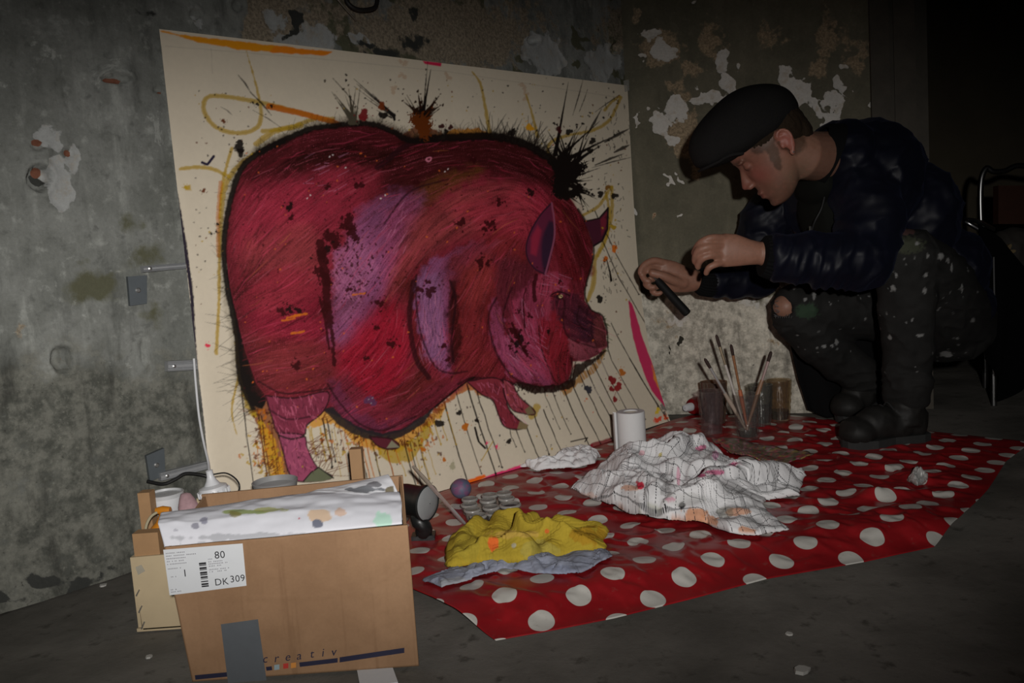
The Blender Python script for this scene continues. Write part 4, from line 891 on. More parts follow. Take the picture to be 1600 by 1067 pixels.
fx_, fy_ = proj(Pf); fx_ = fx_.reshape(u_.shape); fy_ = fy_.reshape(u_.shape)
dep = np.zeros(u_.shape)
for pts, amp in (([(640, 870), (600, 905), (560, 930), (470, 905), (430, 885)], .0022), ([(390, 935), (470, 932), (560, 925), (600, 930)], .0016), ([(636, 950), (615, 985), (608, 1030)], .0025), ([(470, 935), (520, 930), (590, 925)], .0015), ([(600, 880), (602, 960), (606, 1050)], -.0022), ([(385, 845), (386, 940), (398, 1060)], -.0016), ([(310, 930), (316, 1050)], -.001)):
    amp = amp*.55
    for a, b in zip(pts[:-1], pts[1:]):
        dx, dy = b[0]-a[0], b[1]-a[1]; t = np.clip(((fx_-a[0])*dx+(fy_-a[1])*dy)/(dx*dx+dy*dy), 0, 1)
        amp = amp*.5; dd = np.hypot(fx_-a[0]-t*dx, fy_-a[1]-t*dy)*1.25; dep = np.where(np.abs(dep) > np.abs(amp*np.exp(-(dd/4)**2)), dep, amp*np.exp(-(dd/4)**2))
dep += (fbm(u_*5, w_*4, 3, 4)-.5)*.004*np.clip(6*np.minimum(u_, 1-u_), 0, 1)*np.clip(5*w_, 0, 1)
Pf[..., 1] -= np.maximum(dep, -.003)
def surf_front(px, py, off=.0014):
    k = np.argmin((fx_-px)**2+(fy_-py)**2); p = at(px, py, YF); p[1] = min(Pf.reshape(-1, 3)[k, 1], YF)-off; return p
fo = link_mesh('front_panel', grid_mesh('fp', Pf), mat_card, box); so = fo.modifiers.new('t', 'SOLIDIFY'); so.thickness = .004; so.offset = -1
bTL, bTR = V(-.482, YB, ZB-.006), V(-.178, YB, ZB)
def panel(nm, a, b, c, d, t): return MB().prism([a, b, c, d], t).build(nm, mat_card, box, False)
panel('back_panel', V(-.47, YB, .002), V(-.182, YB, .002), V(-.182, YB+.004, ZB), V(-.492, YB+.004, ZB-.008), (0, .004, 0))
panel('side_panel', V(-.464, YF+.003, .002), V(-.466, YB, .002), V(-.488, YB, ZB-.01), V(-.482, YF+.003, .191), (.004, 0, 0))
panel('side_panel', V(-.164, YF+.003, .002), V(-.187, YB, .002), V(-.187, YB, ZB), V(-.163, YF+.003, .199), (.004, 0, 0))
panel('bottom_panel', V(-.465, YF+.003, .002), V(-.164, YF+.003, .002), V(-.185, YB, .002), V(-.467, YB, .002), (0, 0, .004))
# printing, label and tape: thin sheets lying on the front panel
mat_label = plain('white_label', (.57, .59, .61), .6, var=.03, nscale=90, bstr=.05)
mat_ink = plain('black_print', (.015, .015, .018), .7, var=.1, bstr=0)
mat_grey = plain('grey_print', (.30, .30, .32), .7, var=.1, bstr=0)
mat_blue = plain('navy_print', (.012, .012, .035), .6, var=.15, bstr=.05)
def decal(nm, quad, mat, parent, off, nx_=10, ny_=6, thick=.0004):
    q = np.array(quad, float); u, w = np.meshgrid(np.linspace(0, 1, nx_), np.linspace(0, 1, ny_)); u = u[..., None]; w = w[..., None]
    pp = (q[3]*(1-u)+q[2]*u)*(1-w)+(q[0]*(1-u)+q[1]*u)*w
    G = np.array([[surf_front(*pp[j, i], off) for i in range(nx_)] for j in range(ny_)])
    G[..., 1] = G[..., 1].min() if False else np.minimum(G[..., 1], G[..., 1].mean()+.0006)
    return link_mesh(nm, grid_mesh(nm, G), mat, parent)
LQ = [(256, 858), (380, 848), (386, 914), (266, 929)]
lab = decal('shipping_label', LQ, mat_label, box, .0022); lab['label'] = 'white shipping label with black print'
lq = [front_pt(x, y, 0) for x, y in LQ]
ly = get_co(lab.data)[:, 1].min() + 1.17 - .0004
def lp(u, v):
    p = (lq[0]*(1-u)+lq[1]*u)*(1-v)+(lq[3]*(1-u)+lq[2]*u)*v; p[1] = ly; return p
lx = lp(1, .5)-lp(0, .5); lh = np.linalg.norm(lp(.5, 1)-lp(.5, 0)); lw = np.linalg.norm(lx); lx = lx/lw; lyv = lp(.5, 0)-lp(.5, 1); lyv /= np.linalg.norm(lyv)
mb = MB()
for s_t, u, v, size in (('80', .635, .29, .0155), ('1', .205, .62, .0155), ('DK', .60, .90, .0145), ('309', .80, .87, .0145)):
    text_mesh(mb, s_t, lp(u, v), lx, lyv, size*.92, 0, 1.05)
for k, (u, v, wd) in enumerate([(.43, .35+i*.052, [.022, .010, .022, .008, .022, .014, .02, .006, .012, .02, .016][i]) for i in range(11)]):
    p = lp(u, v); mb.prism([p, p+lx*.0095, p+lx*.0095-lyv*wd*.12, p-lyv*wd*.12], (0, -.0003, 0))
mb.build('label_lettering', mat_ink, lab, False)
mb = MB()
for row, (u, v, n_) in enumerate([(.03, .09, 12), (.03, .15, 20), (.03, .21, 12), (.03, .27, 11), (.03, .33, 13), (.03, .43, 9), (.03, .61, 6), (.03, .89, 4), (.03, .94, 8), (.55, .30, 3), (.55, .36, 9), (.55, .41, 12), (.55, .46, 9), (.55, .54, 14), (.55, .59, 12)]):
    x0 = u
    for k in range(n_):
        wd = rng.uniform(.010, .022); p = lp(x0, v)
        if rng.random() > .15: mb.prism([p, p+lx*wd*lw*.8, p+lx*wd*lw*.8+lyv*.0014, p+lyv*.0014], (0, -.0003, 0))
        x0 += wd+.004
mb.build('label_small_print', mat_grey, lab, False)
mat_duct = plain('grey_duct_tape', (.105, .115, .125), .34, .1, .1, 60, .2, .001, .6)
decal('duct_tape', [(346, 974), (404, 966), (418, 1066), (358, 1072)], mat_duct, box, .0026)['label'] = 'strip of grey duct tape'
for nm, q in (('printed_bar', [(305, 1054), (357, 1049), (358, 1056), (306, 1061)]), ('printed_bar', [(416, 1041), (425, 1040), (426, 1046), (417, 1047)]), ('printed_bar', [(468, 1034), (528, 1027), (528, 1034), (469, 1041)]), ('printed_bar', [(531, 1026), (600, 1018), (632, 1011), (632, 1019), (600, 1027), (531, 1034)])):
    if len(q) == 6: q = [q[0], q[2], q[3], q[5]]
    decal(nm, q, mat_blue, box, .0016, 24, 3)
for cx_, cy_, c in ((433, 1042, (.25, .33, .36)), (447, 1040, (.42, .03, .02)), (459, 1039, (.55, .22, .04))):
    decal('printed_square', [(cx_-4, cy_-4), (cx_+4, cy_-5), (cx_+4, cy_+3), (cx_-4, cy_+4)], plain('print_%d' % cx_, c, .7, bstr=0), box, .0016, 4, 4)
mb = MB()
for ch, x_, y_ in (('c', 411, 1034), ('r', 429, 1033), ('e', 446, 1031), ('a', 464, 1029), ('t', 485, 1026), ('i', 503, 1024), ('v', 518, 1023)):
    text_mesh(mb, ch, surf_front(x_, y_, .003), V(.995, 0, .075), V(-.06, 0, 1), .0165, .28)
mb.build('box_lettering', mat_blue, box, False)
# papers stuffed in the box
mat_news = painted('printed_papers', .65, .25, 80, .1, .001, .05)
def px_sheet(nm, fr, rt, bk, lf, nu, nv, bulge, seed, base, spots, label):
    f3 = lambda L: np.array([at(x, y, d) for x, y, d in L])
    P = coons(f3(fr), f3(rt), f3(bk), f3(lf), nu, nv); U, W = np.meshgrid(np.linspace(0, 1, nu), np.linspace(0, 1, nv))
    P[..., 2] += bulge*(4*W*(1-W))**.7*(.6+.8*fbm(U*5, W*3, 3, seed)); P[..., 1] -= bulge*.3*(4*W*(1-W))
    base_ = P.reshape(-1, 3).mean(0); o = link_mesh(nm, grid_mesh(nm, P, pxpaint(P, base, spots)), mat_news, None, True, tuple(base_))
    s = o.modifiers.new('t', 'SOLIDIFY'); s.thickness = .003; s.offset = -1
    return tag(o, label, 'paper')
WP = V(.64, .65, .70)
px_sheet('crumpled_paper', [(257, 856, 1.098), (330, 848, 1.098), (450, 836, 1.098), (628, 818, 1.10)], [(628, 818, 1.10), (630, 800, 1.15), (622, 770, 1.22)], [(266, 803, 1.19), (320, 796, 1.2), (450, 776, 1.22), (560, 764, 1.23), (622, 770, 1.22)], [(257, 856, 1.098), (250, 830, 1.12), (254, 812, 1.16), (266, 803, 1.19)], 160, 70, .014, 3, WP,
         [(306, 822, 8, 6, V(.25, .25, .3), .9), (318, 814, 6, 6, V(.25, .25, .32), .9), (275, 828, 4, 2, V(.4, .4, .45), .8), (385, 800, 34, 4, V(.25, .33, .05), .8), (368, 803, 10, 4, V(.25, .22, .06), .8), (420, 796, 26, 4, V(.4, .42, .12), .8), (400, 840, 130, 7, V(.40, .41, .44), .9), (330, 850, 40, 6, V(.42, .43, .46), .9), (497, 805, 19, 10, V(.62, .45, .30), .9), (533, 800, 10, 6, V(.62, .42, .3), .8), (496, 819, 8, 6, V(.16, .17, .22), 1), (468, 810, 3, 2, V(.5, .1, .15), .9), (600, 812, 14, 14, V(.42, .66, .54), .9)],
         'crumpled white paper sheet with paint stains filling the cardboard box')
px_sheet('printed_page', [(430, 793, 1.19), (500, 786, 1.17), (570, 792, 1.15), (629, 812, 1.14)], [(629, 812, 1.14), (622, 775, 1.19), (606, 741, 1.235)], [(430, 790, 1.205), (480, 772, 1.225), (540, 757, 1.23), (606, 741, 1.235)], [(430, 793, 1.19), (430, 790, 1.205)], 120, 60, .008, 5, V(.74, .75, .79),
         [(570, 765, 26, 5, V(.18, .19, .21), .95), (585, 757, 10, 5, V(.2, .2, .22), .9), (610, 770, 7, 9, V(.18, .15, .09), .95), (545, 780, 6, 4, V(.35, .05, .07), .9), (585, 785, 34, 5, V(.22, .34, .13), .95), (600, 800, 12, 16, V(.38, .62, .5), .9), (620, 790, 8, 14, V(.4, .45, .46), .7), (450, 782, 40, 3, V(.2, .21, .24), .8), (575, 796, 20, 3, V(.35, .36, .38), .8)],
         'glossy printed page with grey pictures and green print on top of the box')
mb = MB(); q = [fl(557, 1044), fl(612, 1040), fl(622, 1068), fl(563, 1075)]; mb.prism([p+V(0, 0, .001) for p in q], (0, 0, .0012))
tag(mb.build('white_card', mat_label, None, False, tuple(np.mean(q, axis=0))), 'plain white card slip sticking out under the cardboard box', 'card')

# ---------------------------------------------------------------- wooden crate behind the box, with its bottles and tubs
mat_ply = plain('pale_plywood', (.50, .40, .25), .7, var=.12, nscale=22, bstr=.2, bdist=.001)
mat_post = plain('brown_wood_block', (.36, .21, .10), .7, var=.2, nscale=26, bstr=.3, bdist=.001)
mat_steel = plain('bare_steel', (.55, .55, .54), .35, .9, .1, 50)
crate = thing('wooden_crate', 'pale plywood fruit crate with stapled slats standing behind the cardboard box', 'crate', (-.46, 1.42, 0))
CY = 1.268; cx0, cx1, cyb = -.622, -.292, 1.56
A0 = at(201, 880, CY); A1 = at(262, 866, CY); B0 = at(214, 987, CY); B1 = at(268, 978, CY)
mb = MB(); mb.prism([V(-.612, CY, .004), V(cx1, CY, .004), V(cx1, CY, .128), V(-.618, CY, .122)], (0, .005, 0)); mb.build('slat', mat_ply, crate, False)
MB().prism([V(cx0, CY+.006, .006), V(cx0, cyb, .006), V(cx0, cyb, .12), V(cx0, CY+.006, .12)], (.005, 0, 0)).build('slat', mat_ply, crate, False)
MB().prism([V(cx1, CY+.006, .006), V(cx1, cyb, .006), V(cx1, cyb, .12), V(cx1, CY+.006, .12)], (-.005, 0, 0)).build('slat', mat_ply, crate, False)
MB().prism([V(cx0, cyb, .006), V(cx1, cyb, .006), V(cx1, cyb, .13), V(cx0, cyb, .13)], (0, .005, 0)).build('slat', mat_ply, crate, False)
MB().prism([V(cx0, CY, 0.001), V(cx1, CY, 0.001), V(cx1, cyb, 0.001), V(cx0, cyb, 0.001)], (0, 0, .005)).build('base_board', mat_ply, crate, False)
for (x, y, w_, h_) in ((-.614, CY+.005, .040, .158), (at(222, 785, 1.39)[0]-.004, 1.385, .02, at(224, 769, 1.39)[2]), (-.617, cyb-.03, .02, .12), (-.318, cyb-.026, .022, .21), (-.312, CY+.005, .018, .15)):
    MB().prism([V(x, y, .004), V(x+w_, y, .004), V(x+w_, y+.022, .004), V(x, y+.022, .004)], (0.0, 0, h_-.004)).build('corner_post', mat_post, crate, False)
for (x0, y0, x1, y1) in ((218, 921, 213, 931), (222, 946, 217, 957), (226, 971, 221, 983)):
    MB().tube([at(x0, y0, CY-.0006), at(x1, y1, CY-.0006)], .0012, 6).build('staple', mat_steel, crate)
k = [at(x, y, CY) for x, y in ((212, 886), (221, 882), (227, 892), (216, 898))]
MB().prism([p for p in k], (0, -.0008, 0)).build('paper_scrap', plain('old_paper', (.36, .33, .26), .8), crate, False)
mat_wpl = plain('white_plastic', (.66, .67, .69), .4, var=.03, nscale=30, bstr=.03)
def tub(nm, px, py, Y, r, h, zb, label, mat=mat_wpl):
    p = at(px, py, Y); t = thing(nm, label, 'tub', (p[0], p[1], zb)); b = (p[0], p[1], zb)
    MB().lathe([(.001, 0), (r*.86, 0), (r*.9, .003), (r*.97, h*.82), (r*.97, h*.86)], b, seg=36).build('tub_body', mat, t)
    MB().lathe([(r*.98, h*.80), (r*1.03, h*.81), (r*1.03, h*.97), (r*1.0, h), (r*.94, h), (r*.92, h-.004), (.001, h-.003)], b, seg=36).build('lid', plain('grey_white_lid', (.50, .51, .52), .45, var=.04, bstr=.03), t)
    return t, p
ztop = at(257, 769, 1.44)[2]
tub('plastic_tub', 254, 790, 1.44, .032, ztop-.035-.008, .008, 'white plastic tub with grey lid standing in the crate, lower of two')
tub('plastic_tub', 257, 769, 1.44, .031, .034, ztop-.0345, 'white plastic tub with grey lid, stacked on top of another tub in the crate')
# blue paint bottle with an orange spout
bp = at(243, 862, 1.325); bt = thing('paint_bottle', 'blue paint bottle with an orange dispenser spout in the crate', 'bottle', (bp[0], bp[1], .007))
zz_ = at(250, 850, 1.325)[2]
MB().lathe([(.001, 0), (.021, 0), (.022, .004), (.022, zz_-.012), (.016, zz_-.006), (.001, zz_-.006)], (bp[0]+.002, bp[1], .007), seg=24).build('bottle_body', plain('blue_plastic', (.015, .06, .16), .35, bstr=.03), bt)
o1 = at(243, 851, 1.325); o2 = at(245, 836, 1.325); o3 = at(252, 818, 1.325); o4 = at(258, 800, 1.325); o5 = at(259, 797, 1.325)
mat_or = plain('orange_plastic', (.55, .20, .012), .4, var=.06, bstr=.04)
MB().tube([o1-V(0, 0, .004), o1, o2, (o2+o3)/2, o3, at(255, 808, 1.325), o4], [.0155, .0165, .0155, .0125, .0085, .0075, .0075], 20).build('spout_cap', mat_or, bt)
MB().tube([at(244, 798, 1.325), at(254, 797, 1.325), at(266, 797, 1.325)], [.0052, .007, .0055], 14).build('nozzle', mat_or, bt)
MB().tube(spline([at(246, 800, 1.32), at(236, 807, 1.318), at(229, 820, 1.316), at(228, 833, 1.316), at(234, 844, 1.318)], 6), .0022, 8).build('handle_loop', plain('cloudy_plastic', (.40, .36, .24), .4), bt)
# pink-stained plastic cup leaning in the crate
c0 = at(297, 806, 1.36); c1 = at(289, 770, 1.38); dv = (c1-c0)/np.linalg.norm(c1-c0); Lc = np.linalg.norm(c1-c0)
c_b = V(c0[0], c0[1], .008)
cup = thing('stained_cup', 'pink-stained translucent plastic cone leaning in the crate beside the tubs', 'cup', tuple(c_b))
rings = []
for t, r in ((-.9, .017), (0, .0185), (.4, .017), (.75, .012), (.95, .008), (1.0, .003)):
    p = c0+dv*Lc*t; p = p if t >= 0 else V(c0[0]+.004, c0[1], .009)
    rings.append([p+V(r*math.cos(a)*(1+.08*math.sin(3*a)), r*.8*math.sin(a), 0) for a in np.linspace(0, 6.283, 18, endpoint=False)])
MB().loft(rings).build('cup_body', plain('pink_stain_plastic', (.42, .27, .29), .45, var=.45, nscale=60, bstr=.2), cup)
# hanging white cable socket
sk = at(335, 772, 1.47); st_ = at(327, 737, 1.47)
soc = thing('cable_socket', 'white conical plastic cable socket with ribbed base hanging on its cable above the crate', 'socket', tuple(sk))
ax = V(st_[0]-sk[0], 0, st_[2]-sk[2]); Ls = np.linalg.norm(ax)
MB().lathe([(.001, -.004), (.024, -.004), (.0265, 0), (.0265, .008), (.024, .014), (.014, .018), (.009, .026), (.0062, .034), (.0058, Ls), (.0066, Ls+.002), (.003, Ls+.004), (.001, Ls+.004)], sk, ax, 32).build('socket_body', mat_wpl, soc)
mb = MB(); axn = ax/Ls; e1 = V(axn[2], 0, -axn[0]); e2 = V(0, 1, 0)
for a in np.linspace(0, 6.283, 20, endpoint=False):
    r_ = e1*math.cos(a)+e2*math.sin(a); mb.tube([sk+r_*.0268-axn*.001, sk+r_*.0268+axn*.009], .0017, 6)
mb.build('rib_ring', mat_wpl, soc)
MB().tube(spline([st_+V(0, 0, .002), at(325, 720, 1.5), at(318, 690, 1.54), at(311, 650, 1.57), at(306, 600, 1.585), at(303, 560, 1.59)], 6), .0022, 8).build('white_cable', mat_wpl, soc)
mat_blk = plain('black_rubber', (.012, .012, .012), .45, bstr=.05)
MB().tube(spline([at(334, 741, 1.47), at(352, 739, 1.46), at(366, 746, 1.45), at(374, 757, 1.44), at(372, 768, 1.44), at(362, 774, 1.44)], 6), .0014, 8).build('black_lead', mat_blk, soc)
# grey dish behind the box
dp = at(430, 757, 1.45); dsh = MB().lathe([(.001, 0), (.02, 0), (.03, dp[2]*.6), (.037, dp[2]-.012), (.040, dp[2]), (.038, dp[2]+.001), (.034, dp[2]-.008), (.001, dp[2]-.02)], (dp[0], dp[1], .007), seg=36)
tag(dsh.build('grey_dish', plain('grey_ceramic', (.26, .26, .26), .45, var=.08), None, True, (dp[0], dp[1], .007)), 'grey round dish standing in the crate behind the cardboard box', 'dish')

# ---------------------------------------------------------------- things on the oilcloth
def cz(p): return np.array([p[0], p[1], CLOTH_P[np.argmin((CLOTH_P[:, 0]-p[0])**2+(CLOTH_P[:, 1]-p[1])**2), 2]])
# black clip lamp
lc = at(668, 786, 1.60); la = V(.80, -.52, -.04); la /= np.linalg.norm(la)
lamp = thing('clip_lamp', 'black round clip lamp with a frosted front lying beside the cardboard box', 'lamp', (lc[0]-.03, lc[1]+.01, .006))
MB().lathe([(.001, -.075), (.024, -.075), (.029, -.07), (.031, -.055), (.031, -.018), (.035, -.010), (.037, 0), (.034, .002), (.0335, -.002)], lc, la, 36).build('lamp_housing', plain('black_plastic', (.012, .013, .013), .38, bstr=.05), lamp)
MB().lathe([(.0338, -.001), (.030, .002), (.018, .0045), (.001, .006)], lc, la, 36).build('lamp_lens', plain('frosted_lens', (.26, .27, .275), .35, var=.12, nscale=50), lamp)
f0 = fl(662, 836, .01)
MB().tube(spline([lc-la*.03-V(0, 0, .02), at(652, 812, 1.6), at(662, 822, 1.6), f0+V(0, 0, .004)], 5), [.013]*6+[.015]*6+[.017]*3+[.016], 14).build('clamp_neck', plain('black_plastic', ()), lamp)
MB().box(f0+V(0, 0, -.002), (.046, .03, .010)).build('clamp_jaw', plain('black_plastic', ()), lamp, False)
# clear handled flat brush
b0 = cz(fl(728, 826)); b0[2] += .002; b3 = at(646, 729, 1.56); b1 = b0+(b3-b0)*.33; b2 = b0+(b3-b0)*.72
fb = thing('flat_brush', 'flat brush with a clear plastic handle and bright metal end leaning against the box', 'brush', tuple(b0))
dirb = (b3-b0)/np.linalg.norm(b3-b0)
MB().tube([b0, b0+dirb*.012, b1-dirb*.01, b1], [.0035, .006, .0062, .0052], 14, flat=.5).build('metal_ferrule', plain('polished_ferrule', (.75, .75, .74), .25, .6, .05, 40, .05), fb)
mat_glass_pl = plain('clear_acrylic', (.62, .50, .46), .12, var=.1, bstr=.03, Transmission_Weight=.55, IOR=1.45)
MB().tube([b1-dirb*.004, b1+dirb*.02, b2], [.0052, .0056, .0058], 14, flat=.6).build('clear_handle', mat_glass_pl, fb)
MB().tube([b2-dirb*.002, b2+dirb*.02, b3], [.0060, .0062, .0045], 14, flat=.6).build('handle_end', plain('greyed_wood', (.30, .25, .20), .6, var=.3), fb)
# paint-stained ball
pb = cz(fl(722, 783)); r_ = .0235
mbb = MB().ellipsoid(pb+V(0, 0, r_), (r_, r_, r_*.97), None, 36, 24)
bo = mbb.build('paint_ball', None, None, True, tuple(pb))
m, nt, bs = new_mat('stained_sponge'); nA = noise(nt, 45, 4); nB = noise(nt, 70, 4, .6, dist=1.0)
c = mixc(nt, ramp(nt, nA, .4, .62), (.10, .12, .19), (.20, .08, .17)); c = mixc(nt, ramp(nt, nB, .6, .7), c, (.36, .07, .2)); nt.links.new(c, bs.inputs['Base Color']); bs.inputs['Roughness'].default_value = .6; bump(nt, nB, .2, .002, bs)
bo.data.materials.clear(); bo.data.materials.append(m); tag(bo, 'small round ball smeared with blue and purple paint on the oilcloth', 'ball')
# tray of clear paint pots
def glass(nm, col, rough=.03, tw=.9):
    """thin clear ware: tinted see-through walls under a Fresnel gloss"""
    if nm in _mc: return _mc[nm]
    m, nt, bs = new_mat(nm); nt.nodes.remove(bs)
    tr = nt.nodes.new('ShaderNodeBsdfTransparent'); gl = nt.nodes.new('ShaderNodeBsdfGlossy'); fr = nt.nodes.new('ShaderNodeLayerWeight'); fr.inputs[0].default_value = .5; mx = nt.nodes.new('ShaderNodeMixShader')
    n = noise(nt, 60, 3); c = mixc(nt, n, tuple(x*.86 for x in col), tuple(min(1, x*1.05) for x in col)); nt.links.new(c, tr.inputs['Color'])
    gl.inputs['Roughness'].default_value = max(rough, .035)
    df = nt.nodes.new('ShaderNodeBsdfDiffuse'); df.inputs['Color'].default_value = (*[x*.5 for x in col], 1); m2 = nt.nodes.new('ShaderNodeMixShader'); m2.inputs[0].default_value = (1-tw)*.6
    nt.links.new(math_node(nt, 'ADD', math_node(nt, 'MULTIPLY', math_node(nt, 'POWER', fr.outputs['Facing'], 4.0),   .5), .07), mx.inputs[0]); nt.links.new(tr.outputs[0], m2.inputs[1]); nt.links.new(df.outputs[0], m2.inputs[2]); nt.links.new(m2.outputs[0], mx.inputs[1]); nt.links.new(gl.outputs[0], mx.inputs[2])
    bm_ = nt.nodes.new('ShaderNodeBump'); bm_.inputs['Strength'].default_value = .1; nt.links.new(n, bm_.inputs['Height']); nt.links.new(bm_.outputs[0], gl.inputs['Normal'])
    nt.links.new(mx.outputs[0], nt.nodes['Material Output'].inputs['Surface']); _mc[nm] = m; return m
mat_pot = glass('clear_pot', (.90, .88, .85), .06, .7)
tray = thing('paint_pot_tray', 'clear plastic tray holding a block of small round paint pots', 'tray', tuple(cz(fl(768, 812))))
TZ = .030
tops = [(734, 778), (733, 787), (738, 795), (747, 804), (765, 772), (762, 780), (767, 791), (773, 800), (787, 769), (791, 777), (797, 787)]
POTC = [(.20, .20, .19), (.16, .15, .15), (.23, .20, .15), (.12, .13, .13), (.22, .20, .18), (.17, .14, .13), (.15, .13, .12), (.22, .23, .22), (.24, .22, .19), (.25, .25, .25), (.035, .02, .03)]
for i, (x, y) in enumerate(tops):
    p = fl(x, y, TZ); p[2] = cz(p)[2]+.002; h = TZ-p[2]; r = .0165 if i < 10 else .021
    cupo = MB().lathe([(.001, 0), (r*.82, 0), (r*.86, .002), (r*.98, h*.7), (r*1.0, h*.8), (r*1.08, h*.82), (r*1.08, h*.93), (r*1.0, h*.95), (r*1.0, h), (r*.92, h), (r*.90, h*.9), (r*.8, h*.25), (.001, h*.22)], p, seg=24).build('pot', mat_pot, tray)
    MB().lathe([(r*1.09, h*.80), (r*1.13, h*.86), (r*1.10, h*.95), (r*1.0, h*1.01), (r*.92, h), (r*.91, h*.93)], p, seg=24).build('pot_rim', plain('cloudy_rim', (.30, .29, .27), .3, var=.15), cupo)
    MB().lathe([(.001, h*.2), (r*.8, h*.2), (r*.88, h*.74), (r*.5, h*.72), (.001, h*.71)], p, seg=20).build('paint_fill', plain('pot_paint_%d' % i, POTC[i], .3, bstr=.05), cupo)
q = [cz(fl(x, y))+V(0, 0, .0012) for x, y in ((722, 800), (735, 826), (812, 816), (800, 786))]
MB().prism(q, (0, 0, .004)).build('tray_base', mat_pot, tray, False)
# kitchen paper roll
rp = cz(fl(989, 711)); rr = .037; rh = .112
roll = thing('paper_roll', 'white kitchen paper roll standing upright on the oilcloth with its end loose', 'paper roll', tuple(rp))
mat_pap = plain('white_paper_roll', (.72, .72, .72), .85, var=.03, nscale=160, bstr=.15, bdist=.0006)
MB().lathe([(.0175, .001), (rr, .001), (rr, rh-.001), (rr-.001, rh), (.0195, rh), (.0185, rh-.002), (.0175, .002)], rp, seg=48).build('paper_body', mat_pap, roll)
MB().lathe([(.0185, .002), (.0185, rh-.003), (.0172, rh-.003), (.0172, .002)], rp, seg=32).build('cardboard_core', plain('core_card', (.38, .33, .27), .8), roll)
mb = MB(); a_ = np.linspace(math.radians(250), math.radians(175), 14); rings = []
pts = [rp+V((rr+.001)*math.cos(a), (rr+.001)*math.sin(a), 0) for a in a_]
pts += [rp+V(-rr-.010, .010, 0), rp+V(-rr-.0085, -.012, 0)]; pts = [pts[i] for i in range(len(pts))]
v = []; f = []
for p in pts: v += [p+V(0, 0, .002), p+V(0, 0, rh-.001)]
f = [(2*i, 2*i+2, 2*i+3, 2*i+1) for i in range(len(pts)-1)]; mb.add(v, f); mb.build('loose_end', mat_pap, roll)
# drinking glasses, two with dark water
def tumbler(px, py, rtop, h, label, liquid=None, lh=.5, gm=None, facets=12, seed=1, dark=False):
    b = cz(fl(px, py)); t = thing('drinking_glass', label, 'glass', tuple(b)); prof = []
    gm = gm or glass('ribbed_glass', (.95, .94, .93), .04, .93)
    zs = np.linspace(0, 1, 22); rings = []
    for z_ in zs:
        base_r = rtop*(.70+.30*z_**.8); bumpz = .03*rtop*(1 if .12 < z_ < .78 else 0)*math.cos(z_*math.pi*12)
        rings.append([b+V((base_r+bumpz*math.cos(a*facets)+.03*rtop*(z_ < .82)*math.cos(a*facets))*math.cos(a), (base_r+bumpz*math.cos(a*facets)+.03*rtop*(z_ < .82)*math.cos(a*facets))*math.sin(a), z_*h+.0005) for a in np.linspace(0, 2*math.pi, 72, endpoint=False)])
    inner = []
    for z_ in np.linspace(1, .07, 10):
        r2 = rtop*(.70+.30*z_**.8)-.0032; inner.append([b+V(r2*math.cos(a), r2*math.sin(a), z_*h+.0005) for a in np.linspace(0, 2*math.pi, 72, endpoint=False)])
    MB().loft(rings+inner, True).build('glass_body', gm, t)
    if liquid:
        MB().lathe([(.001, .075*h), (rtop*.70-.0036, .08*h)]+[(rtop*(.70+.30*k**.8)-.0036, k*h) for k in np.linspace(.12, lh, 8)]+[(.001, lh*h)], b, seg=36).build('dirty_water', plain('water_%s' % label[:12], liquid, .08, var=.1, bstr=0), t)
    return t, b
tumbler(1113, 683, .037, .128, 'ribbed drinking glass with murky mauve water standing alone by the tea towel', None, .72, glass('mauve_glass', (.93, .87, .88), .04, .93))
gt, gb = tumbler(1169, 690, .037, .125, 'ribbed drinking glass holding the paint brushes', (.05, .045, .035), .22)
tumbler(1118, 664, .040, .125, 'brown-stained drinking glass behind the one with mauve water', (.055, .03, .02), .8, glass('brown_glass', (.62, .46, .36), .1, .7))
tumbler(1190, 668, .036, .12, 'drinking glass of black paint water behind the brushes', (.006, .006, .007), .55, glass('smoky_glass', (.8, .8, .76), .06, .85))
tumbler(1219, 662, .037, .125, 'drinking glass with amber water beside the glass of black water', (.10, .055, .02), .28, glass('amber_glass', (.88, .80, .68), .05, .9))
# brushes standing in the glass, bristles up
def brush(tip, foot, rad, handle, ferr, bris, label, flatb=1.0, hl=.62):
    tip = np.array(tip); foot = np.array(foot); d_ = tip-foot; L = np.linalg.norm(d_); d_ /= L
    t = thing('paint_brush', label, 'brush', tuple(foot), 'paint brushes in the glass')
    MB().tube([foot, foot+d_*L*.25, foot+d_*L*hl*.8, foot+d_*L*hl], [rad*.45, rad*.8, rad*1.15, rad*.95], 12).build('handle', handle, t)
    MB().tube([foot+d_*L*(hl-.02), foot+d_*L*.75, foot+d_*L*.88], [rad*.98, rad*1.1, rad*1.25], 12, flat=flatb).build('ferrule', ferr, t)
    MB().tube([foot+d_*L*.87, foot+d_*L*.94, foot+d_*L*.985, tip], [rad*1.2, rad*1.4, rad*1.2, rad*.5], 12, flat=flatb).build('bristles', bris, t)
mat_br = plain('dark_bristle', (.035, .018, .014), .8, var=.4, nscale=200)
gy_ = gb[1]
ferr = plain('polished_ferrule', ())
brush(at(1101, 560, gy_-.02), gb+V(.004, .006, .012), .0052, plain('wood_handle_pale', (.38, .30, .24), .5), ferr, mat_br, 'paint brush with a bright silver ferrule and pale handle standing in a glass', .6, .55)
brush(at(1119, 523, gy_+.02), gb+V(.000, .010, .012), .0034, plain('white_chipped_handle', (.5, .46, .42), .55, var=.3, nscale=90), plain('old_ferrule', (.30, .24, .16), .45, .6), mat_br, 'thin pointed brush with a chipped white handle standing in a glass', 1, .72)
